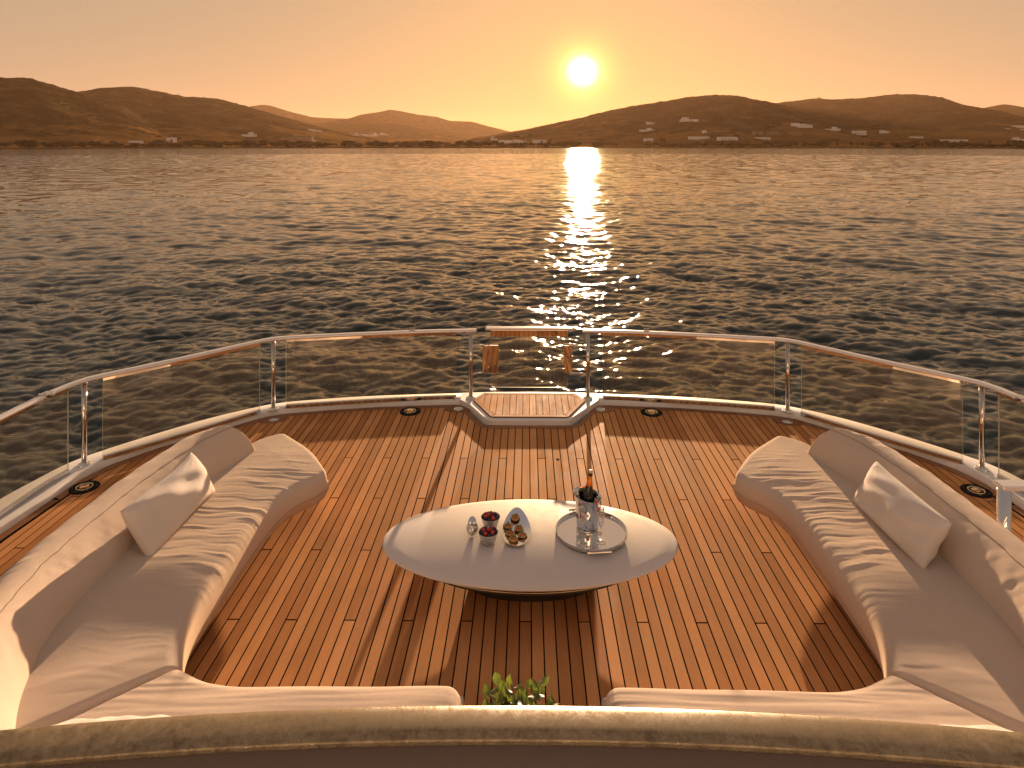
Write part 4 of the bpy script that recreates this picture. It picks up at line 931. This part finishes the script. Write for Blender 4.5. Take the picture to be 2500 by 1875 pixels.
# tray
tr = thing('tray', 'round mirrored tray with a steel rim and bar handles on the table', 'tray', (.475, 5.02, TT_)); tx, ty = .475, 5.02
MB().lathe([(.2512, .006), (.0001, .0061)], 64, (tx, ty, TT_), cap=False).build('mirror_plate', MIRROR, tr)
MB().lathe([(.240, .0), (.258, .0), (.262, .004), (.263, .024), (.261, .027), (.257, .027), (.2545, .025), (.2515, .0055)], 72, (tx, ty, TT_), smooth=False, cap=False).build('rim', STEEL, tr)
for sg in (-1, 1):
    a = R(-84 if sg > 0 else 103); c, s_ = math.cos(a), math.sin(a); mb = MB()
    for k in (-.055, .055): mb.tube([(tx+c*.258-s_*k, ty+s_*.258+c*k, TT_+.018), (tx+c*.284-s_*k, ty+s_*.284+c*k, TT_+.020)], .0045, 8)
    mb.bbox((tx+c*.290, ty+s_*.290, TT_+.021), (.012, .175, .012), .003, rz=a); mb.build('handle', STEEL, tr)
TR = TT_+.0065
# ice bucket
bk = thing('ice_bucket', 'polished steel ice bucket with a slanted flared rim on the tray', 'ice bucket', (.452, 5.10, TR)); bx_, by_ = .452, 5.10
v = []; f = []; n = 48
prof = [(.070, 0), (.078, .004), (.082, .03), (.084, .12), (.086, .18), (.092, .21), (.102, .228), (.105, .233), (.101, .230), (.089, .205), (.082, .18), (.079, .10)]
for i, (r_, z) in enumerate(prof):
    for k in range(n):
        a = 2*math.pi*k/n; fl = max(0, (z-.15)/.08); rr = r_*(1+.06*fl*math.cos(2*(a-R(150)))); v.append((bx_+rr*math.cos(a), by_+rr*math.sin(a), TR+z+fl*.016*math.cos(a-R(150))))
for i in range(len(prof)-1):
    for k in range(n): f.append((i*n+k, i*n+(k+1) % n, (i+1)*n+(k+1) % n, (i+1)*n+k))
f.append(tuple(range(n-1, -1, -1))); MB().add(v, f, 0, True).build('shell', STEEL, bk)
ice = mat('ice_and_water', (.05, .055, .045), .12); MB().lathe([(.0805, .165), (.0001, .1652)], 32, (bx_, by_, TR), cap=False).build('ice_water', ice, bk)
bo = thing('champagne_bottle', 'dark green champagne bottle with an orange neck foil standing in the ice bucket', 'bottle', (.455, 5.105, TR+.02))
ax = Vector((.13, .16, 1)).normalized(); MX = ax.to_track_quat('Z', 'Y').to_matrix(); b0 = Vector((.440, 5.088, TR+.062))+Vector((0, 0, 0))
GL = mat('dark_green_glass', (.012, .020, .008), .08); FOIL = mat('orange_foil', (.75, .22, .02), .35, .35); CORK = mat('pale_cork_top', (.60, .42, .28), .5, .2)
MB().lathe([(.040, 0), (.044, .01), (.0445, .12), (.043, .155), (.036, .19), (.026, .225), (.020, .25), (.0165, .262)], 28, b0, M=MX).build('body', GL, bo)
fo = MB().lathe([(.0252, .226), (.0212, .250), (.0172, .270), (.0150, .300)], 28, b0, M=MX).build('neck_foil', FOIL, bo)
MB().lathe([(.0246, .2285), (.0262, .229), (.0236, .240), (.0226, .2405)], 28, b0, M=MX).build('foil_band', mat('deep_orange_band', (.55, .12, .015), .4, .3), fo)
em = Vector(b0)+MX @ Vector((-.008, -.0205, .250)); MB().lathe([(.0001, .003), (.0055, .002), (.0055, -.002)], 14, em, M=Matrix.Rotation(R(80), 3, 'X')).build('emblem', RUBBER, fo)
MB().lathe([(.0152, .299), (.0165, .303), (.0168, .318), (.0160, .320)], 24, b0, M=MX).build('dark_collar', mat('dark_foil', (.03, .02, .012), .3, .5), bo)
MB().lathe([(.0150, .319), (.0165, .324), (.0168, .335), (.0120, .341), (.0001, .342)], 24, b0, M=MX).build('cap', CORK, bo)
# flutes
RED = mat('strawberry_red', (.62, .025, .025), .35, Subsurface_Weight=.1)
def flute():
    t = thing('champagne_flute', '', 'glass', (0, 0, 0), 'champagne flutes on the tray')
    MB().lathe([(.0001, .002), (.036, .001), (.0365, .002), (.030, .004), (.008, .008), (.0001, .009)], 28).build('foot', CRYSTAL, t)
    MB().lathe([(.006, .007), (.0035, .02), (.003, .09), (.005, .105)], 12).build('stem', CRYSTAL, t)
    MB().lathe([(.0045, .104), (.014, .122), (.022, .145), (.0265, .175), (.0255, .21), (.0225, .247), (.0215, .247), (.0245, .21), (.0255, .175), (.021, .146), (.013, .124), (.0001, .108)], 28).build('bowl', CRYSTAL, t)
    return t
fl0 = flute()
FL = [(.398, 4.965, -1, 'champagne flute at the back left of the tray, right in front of the ice bucket'), (.400, 4.862, 0, 'champagne flute nearest the camera on the left of the tray'),
      (.520, 5.005, 1, 'champagne flute at the back right beside the ice bucket'), (.531, 4.885, 2, 'champagne flute at the front right of the tray')]
for i, (x, y, k, lb) in enumerate(FL):
    o = fl0 if i == 0 else dup(fl0, (x, y, TR)); o.location = (x, y, TR); o['label'] = lb
    a = (-.2, 1.4, 1.9, .4)[i]; q = thing('strawberry_slice', ('red strawberry slice on the back left flute', 'red strawberry slice on the front left flute', 'red strawberry slice on the back right flute', 'red strawberry slice on the front right flute')[i], 'strawberry', (x, y, TR), 'strawberry slices on the flutes')
    c = Vector((x+.020*math.cos(a+2), y+.020*math.sin(a+2)-.004, TR+(.222, .205, .235, .23)[i])); M = Matrix.Rotation(a, 3, 'Z') @ Matrix.Rotation(R(25), 3, 'Y')
    mb = MB().lathe([(.0001, -.016), (.005, -.010), (.0082, 0), (.008, .006), (.0045, .011), (.0001, .012)], 14, c, M=M @ Matrix.Diagonal((1.3, .6, 1.3))); mb.build('flesh', RED, q)

# bowls of berries
BLUE = mat('blueberry', (.030, .030, .060), .45); BOWLM = mat('satin_steel_bowl', (.62, .60, .58), .26, .9)
SEED = mat('strawberry_skin', (.50, .022, .018), .3)
def ssb():
    q = MN(SEED); n = q.n('TexVoronoi'); n.inputs['Scale'].default_value = 330; q.l(q.coord('Object'), n.inputs['Vector']); q.l(q.ramp(n.outputs['Distance'], [(.12, (.55, .35, .08)), (.22, (.45, .018, .015))]), q.b.inputs['Base Color'])
ssb()
sb_me = None; bb_me = None; rb = random.Random(4)
def bowl(x, y, lb, wh, first):
    global sb_me, bb_me
    t = thing('bowl', lb, 'bowl', (x, y, TT_), 'steel bowls of berries')
    MB().lathe([(.046, 0), (.048, .002), (.060, .040), (.0715, .076), (.0725, .078), (.0705, .079), (.066, .070), (.055, .035), (.042, .008), (.0001, .006)], 48, (x, y, TT_)).build('shell', BOWLM, t)
    if sb_me is None:
        m1 = MB().lathe([(.0001, -.022), (.007, -.017), (.0125, -.006), (.0155, .006), (.013, .014), (.006, .0175), (.0001, .018)], 16); sb_me = m1.build('strawberry', SEED)
        m2 = MB().lathe([(.0001, -.0095), (.006, -.0075), (.0098, -.001), (.0092, .005), (.006, .0082), (.0045, .0088), (.0028, .0072), (.0001, .0068)], 14); bb_me = m2.build('blueberry', BLUE)
        fs = fb = True
    else: fs = fb = False
    def berry(src, p, rot, sc, lab, grp, first_):
        o = src if first_ else src.copy()
        if not first_: C.objects.link(o)
        o.location = p; o.rotation_euler = rot; o.scale = (sc,)*3; tag(o, lab, 'berry', grp)
    red = [(-.043, .030), (-.012, .000), (.012, .036), (.018, -.036), (-.035, -.012)] if first else [(-.038, .018), (.018, .024), (-.018, -.034), (.034, -.020), (.004, .005)]
    for i, (a, b) in enumerate(red):
        berry(sb_me, (x+a, y+b, TT_+.073+.010*(1-((a*a+b*b)**.5)/.05)+.006), (rb.uniform(-1.2, 1.2)+1.3, rb.uniform(-.8, .8), rb.uniform(0, 6)), rb.uniform(.82, 1.02), 'red strawberry in the %s berry bowl' % wh, 'strawberries in the %s bowl' % wh, fs); fs = False
    k = 0; pts = []
    while k < 15:
        a = rb.uniform(0, 6.28); r_ = .058*math.sqrt(rb.random()); p = (r_*math.cos(a), r_*math.sin(a)); k2 = all((p[0]-q[0])**2+(p[1]-q[1])**2 > .021**2 for q in red) and all((p[0]-q[0])**2+(p[1]-q[1])**2 > .0165**2 for q in pts)
        if k2: pts.append(p); 
        k += 1 if k2 else .02
    for p in pts:
        berry(bb_me, (x+p[0], y+p[1], TT_+.077+rb.uniform(0, .006)), (rb.uniform(-.5, .5), rb.uniform(-.5, .5), 0), rb.uniform(.9, 1.15), 'dark blueberry in the %s berry bowl' % wh, 'blueberries in the %s bowl' % wh, fb); fb = False
    MB().lathe([(.0001, .070), (.045, .066), (.062, .058)], 24, (x, y, TT_)).build('juice', mat('dark_berry_mass', (.03, .012, .02), .4), t)
bowl(-.272, 5.085, 'tapered steel bowl of berries, the farther of the two beside the oval plate', 'farther', True)
bowl(-.278, 4.885, 'tapered steel bowl of berries, the nearer of the two beside the oval plate', 'nearer', False)
# oval plate with canapes
pl = thing('oval_plate', 'leaf-shaped polished steel plate with a raised far end, holding canapes', 'plate', (-.077, 5.0, TT_)); P = []
def plz(u, v): return .010+.030*v*v*(1 if v > 0 else .25)+.055*max(0, v)**2.2+.022*abs(u)**2.2
for i in range(25):
    rr = i/24; P.append([(-.077+.107*rr*math.cos(a)*(1-.10*math.sin(a)), 5.0+.185*rr*math.sin(a), TT_+plz(rr*math.cos(a), rr*math.sin(a))) for a in np.linspace(0, 2*math.pi, 64, endpoint=False)])
mb = MB().grid(P, closev=True); P2 = [[(x, y, z-.004) for x, y, z in row] for row in P]; mb.grid(P2, closev=True); mb.grid([P[-1], P2[-1]], closev=True)
mb.lathe([(.03, .0), (.032, .008)], 20, (-.077, 4.97, TT_)); fixn(mb.build('dish', MIRROR, pl))
PAS = mat('golden_pastry', (.52, .30, .12), .6); FILL = mat('amber_topping', (.42, .13, .03), .25); GRN = mat('green_garnish', (.14, .20, .05), .4)
def canape():
    t = thing('canape', '', 'canape', (0, 0, 0), 'canapes on the oval plate')
    mb = MB(); n = 20; v = []; pr = [(.020, 0), (.031, .004), (.0335, .014), (.030, .018), (.024, .016), (.0001, .015)]
    for r_, z in pr:
        for k in range(n): a = 2*math.pi*k/n; w = 1+.05*math.cos(10*a) if r_ > .02 else 1; v.append((r_*w*math.cos(a), r_*w*math.sin(a), z))
    f = [(i*n+k, i*n+(k+1) % n, (i+1)*n+(k+1) % n, (i+1)*n+k) for i in range(len(pr)-1) for k in range(n)]; mb.add(v, f, 0, True).build('pastry', PAS, t)
    MB().lathe([(.022, .015), (.020, .022), (.012, .026), (.0001, .027)], 18).build('topping', FILL, t)
    M = Matrix.Rotation(.5, 3, 'Z') @ Matrix.Rotation(R(80), 3, 'Y'); MB().lathe([(.0001, -.022), (.006, -.012), (.0075, 0), (.006, .012), (.0001, .022)], 10, (.002, .004, .032), M=M @ Matrix.Diagonal((.7, 1, 1))).build('garnish', GRN, t)
    return t
cn = canape()
CN = [(-.088, 5.118, 'canape highest on the oval plate, alone at the far end'), (-.140, 5.042, 'canape at the left of the oval plate beside the bowls'), (-.060, 5.022, 'canape at the upper right of the group on the plate'), (-.122, 4.958, 'canape in the lower left of the group on the plate'), (-.034, 4.934, 'canape at the lower right of the group on the plate'), (-.096, 4.885, 'canape nearest the camera on the oval plate')]
for i, (x, y, lb) in enumerate(CN):
    u, v = (x+.077)/.107, (y-5.0)/.185; p = (x, y, TT_+plz(u, v)+.001); o = cn if i == 0 else dup(cn, p); o.location = p; o.rotation_euler = (max(0, v)*.35, 0, (0, 1.1, -.4, .3, .9, -.2)[i]); o['label'] = lb
# silver creamer
sv = thing('silver_creamer', 'small polished silver egg-shaped pot with a scooped lip left of the berry bowls', 'creamer', (-.402, 4.985, TT_)); P = []
for i in range(22):
    f_ = i/21; z = .085*f_; r_ = .043*math.sin(min(1, f_*1.0+.12)*math.pi*.78)**.75
    P.append([(-.402+r_*math.cos(a), 4.985+r_*1.15*math.sin(a), TT_+z*(1+.35*max(0, math.sin(a))*f_)) for a in np.linspace(0, 2*math.pi, 40, endpoint=False)])
mb = MB().grid(P, closev=True); P2 = [[(-.402+(x+.402)*k_, 4.985+(y-4.985)*k_, z-d_) for x, y, z in P[-1]] for k_, d_ in ((1, 0), (.9, .004), (.6, .02), (.2, .03), (.01, .031))]
mb.grid(P2, closev=True); fixn(mb.build('body', STEEL, sv)); MB().tube([(-.402, 4.93, TT_+.07), (-.402, 4.915, TT_+.055), (-.402, 4.918, TT_+.03), (-.402, 4.935, TT_+.02)], .004, 8).build('handle', STEEL, sv)

for o in list(bpy.data.objects):              # everything on the table sits a little nearer its far side
    if o not in _before and o.parent is None: o.location.y += .022

# ------------------------------------------------------------------ plant
pt = thing('potted_plant', 'leafy green shrub in the gap between the near sofas, just above the parapet', 'plant', (-.03, 3.06, 0))
MB().lathe([(.12, .001), (.13, .02), (.155, .42), (.165, .44), (.165, .46), (.150, .46), (.145, .42), (.0001, .42)], 32, (-.03, 3.06, 0)).build('pot', mat('white_pot', (.62, .58, .54), .5), pt)
LEAF = mat('glossy_leaf', (.075, .115, .022), .45); 
q = MN(LEAF); oi = q.n('ObjectInfo'); q.l(q.ramp(oi.outputs['Random'], [(0, (.03, .055, .012)), (.6, (.06, .09, .018)), (1, (.12, .13, .035))]), q.b.inputs['Base Color']); q.b.inputs['Transmission Weight'].default_value = .0
tl = q.n('BsdfTranslucent'); tl.inputs[0].default_value = (.24, .30, .04, 1); ms = q.n('MixShader'); ms.inputs[0].default_value = .22; q.l(q.b.outputs[0], ms.inputs[1]); q.l(tl.outputs[0], ms.inputs[2])
q.l(ms.outputs[0], [n for n in q.t.nodes if n.type == 'OUTPUT_MATERIAL'][0].inputs[0])
P = []
for i in range(10):
    f_ = i/9; w = .0200*math.sin(math.pi*min(1, f_**.85))**.8*(1 if f_ < 1 else 0)+.0006; row = []
    for k in range(-3, 4): row.append((w*k/3, .056*f_, .014*math.sin(f_*2.6)-.012*f_*f_+.006*abs(k/3)**1.6))
    P.append(row)
leafme = None; rl = random.Random(19); stems = MB(); bx0 = Vector((-.03, 3.06, .45))
for sidx in range(25):
    a = rl.uniform(0, 6.28); sp = rl.uniform(.03, .19) if sidx > 2 else .05; hgt = rl.uniform(.64, .83) if sidx else .86; tip = Vector((-.045+sp*math.cos(a)*1.05, 3.06+sp*math.sin(a)*.7, hgt))
    if sidx == 1: tip = Vector((.125, 3.06, .76))
    if sidx == 2: tip = Vector((-.17, 3.05, .80))
    mid = bx0.lerp(tip, .6)+Vector((rl.uniform(-.02, .02), rl.uniform(-.02, .02), .02)); pts = [bx0+Vector((rl.uniform(-.03, .03), rl.uniform(-.03, .03), -.03)), mid, tip]; stems.tube(pts, [.004, .003, .0018], 6)
    for k in range(10):
        f_ = 1-(k/10)*.62; base = (pts[1].lerp(pts[2], (f_-.6)/.4) if f_ > .6 else pts[0].lerp(pts[1], f_/.6)); an = k*2.4+a; el = .85-.13*k+rl.uniform(-.5, .5)
        if leafme is None: lo = MB().grid(P).build('leaf', LEAF, pt, False); leafme = lo
        else: lo = leafme.copy(); C.objects.link(lo); lo.parent = pt
        d = Vector((math.cos(an)*math.cos(el), math.sin(an)*math.cos(el), math.sin(el))); M = frame(Vector((-math.sin(an), math.cos(an), rl.uniform(-.3, .3))), Vector((0, 0, 1)))
        y_ = d; x_ = Vector((-math.sin(an), math.cos(an), rl.uniform(-.9, .9))).normalized(); z_ = x_.cross(y_).normalized(); x_ = y_.cross(z_)
        lo.matrix_local = Matrix.Translation(base-wloc(pt)) @ Matrix((x_, y_, z_)).transposed().to_4x4() @ Matrix.Scale(rl.uniform(.75, 1.2), 4)
stems.build('stems', BARK, pt)

# ------------------------------------------------------------------ parapet in the foreground
pr = thing('parapet', 'curved upper-deck parapet with a worn bronze-brown cap in the foreground', 'parapet', (XC, 1.44, 1.0))
def capmat():
    m = mat('worn_bronze_cap', (.16, .115, .06), .3, .35); q = MN(m); v = q.pos((1, 1, 1))
    n1 = q.noise(v, 34, 8, .75, .4); n2 = q.noise(q.pos((60, 400, 60)), 1, 4, .7); n3 = q.noise(q.pos((420, 70, 60)), 1, 5, .75, .6); n4 = q.noise(v, 3.2, 4, .6)
    f = q.math('ADD', q.math('MULTIPLY', n1.outputs[0], .55), q.math('ADD', q.math('MULTIPLY', n3.outputs[0], .30), q.math('MULTIPLY', n4.outputs[0], .15)))
    q.l(q.ramp(f, [(.38, (.09, .062, .034)), (.47, (.20, .145, .08)), (.56, (.29, .215, .125)), (.66, (.38, .295, .18))]), q.b.inputs['Base Color'])
    q.l(q.ramp(f, [(.40, (.38,)*3), (.62, (.17,)*3)]), q.b.inputs['Roughness'])
    h = q.math('ADD', q.math('MULTIPLY', n3.outputs[0], .6), q.math('MULTIPLY', n1.outputs[0], .4)); q.bump(h, .5, .0012); return m
CAP = capmat(); RC = 8.6; CY0 = 1.472-RC
def arc(Rr, n=90, a0=-20, a1=20): return [(XC+Rr*math.sin(R(a)), CY0+Rr*math.cos(R(a))) for a in np.linspace(a0, a1, n)]
mb = MB(); P = []
for (x, y) in arc(RC, 90):
    d = Vector((x-XC, y-CY0)).normalized(); row = []
    for off, z in ((-.074, 2.026), (-.083, 2.0275), (-.0855, 2.031), (-.0848, 2.036), (-.083, 2.0395), (-.080, 2.0415), (-.076, 2.0428), (-.055, 2.0446), (-.035, 2.0448), (-.018, 2.0438), (-.003, 2.0420), (-.0014, 2.0414), (-.0003, 2.0400), (0, 2.034), (-.001, 2.028), (-.006, 2.026)): row.append((x+d.x*off, y+d.y*off, z))
    P.append(row)
mb.grid(P, closev=True); fixn(mb.build('cap_rail', CAP, pr))
def panm():
    m = mat('dark_brown_panel', (.085, .05, .038), .32); q = MN(m); n = q.noise(q.pos(), 220, 3, .7); q.l(q.ramp(n.outputs[0], [(.72, (.085, .05, .038)), (.80, (.32, .22, .18))]), q.b.inputs['Base Color']); return m
PAN = panm(); mb = MB(); P = []
for (x, y) in arc(RC, 60):
    d = Vector((x-XC, y-CY0)).normalized(); P.append([(x+d.x*o, y+d.y*o, z) for o, z in ((-.080, .99), (-.080, 2.0285), (-.006, 2.0285), (-.006, .99))])
mb.grid(P, closev=True, smooth=True); o = fixn(mb.build('panel', PAN, pr))
up = [(x, y-.002) for x, y in arc(RC-.08, 40, -20, 20)]; up = up+[(up[-1][0], -3.5), (up[0][0], -3.5)]
o = MB().prism(up, .88, 1.0).build('upper_deck', GEL); tag(o, kind='structure')
o = MB().box((XC, .9, .37), (9.0, .12, 1.0)).build('deckhouse_wall', GEL); tag(o, kind='structure')
# superstructure behind the viewer: unseen wall of dark glass, added to darken post reflections
ss = MB().box((XC, -3.3, 2.9), (8.6, .3, 3.8)); ss.box((XC, -2.9, 4.9), (9.2, 1.6, .3)); ss = ss.build('unseen_superstructure', GEL); tag(ss, kind='structure')
DG = mat('unseen_dark_glass', (.01, .01, .012), .05)
for k in range(5): MB().box((XC-3.2+1.6*k, -3.13, 2.4), (1.5, .04, 2.3)).build('unseen_dark_window', DG, ss)
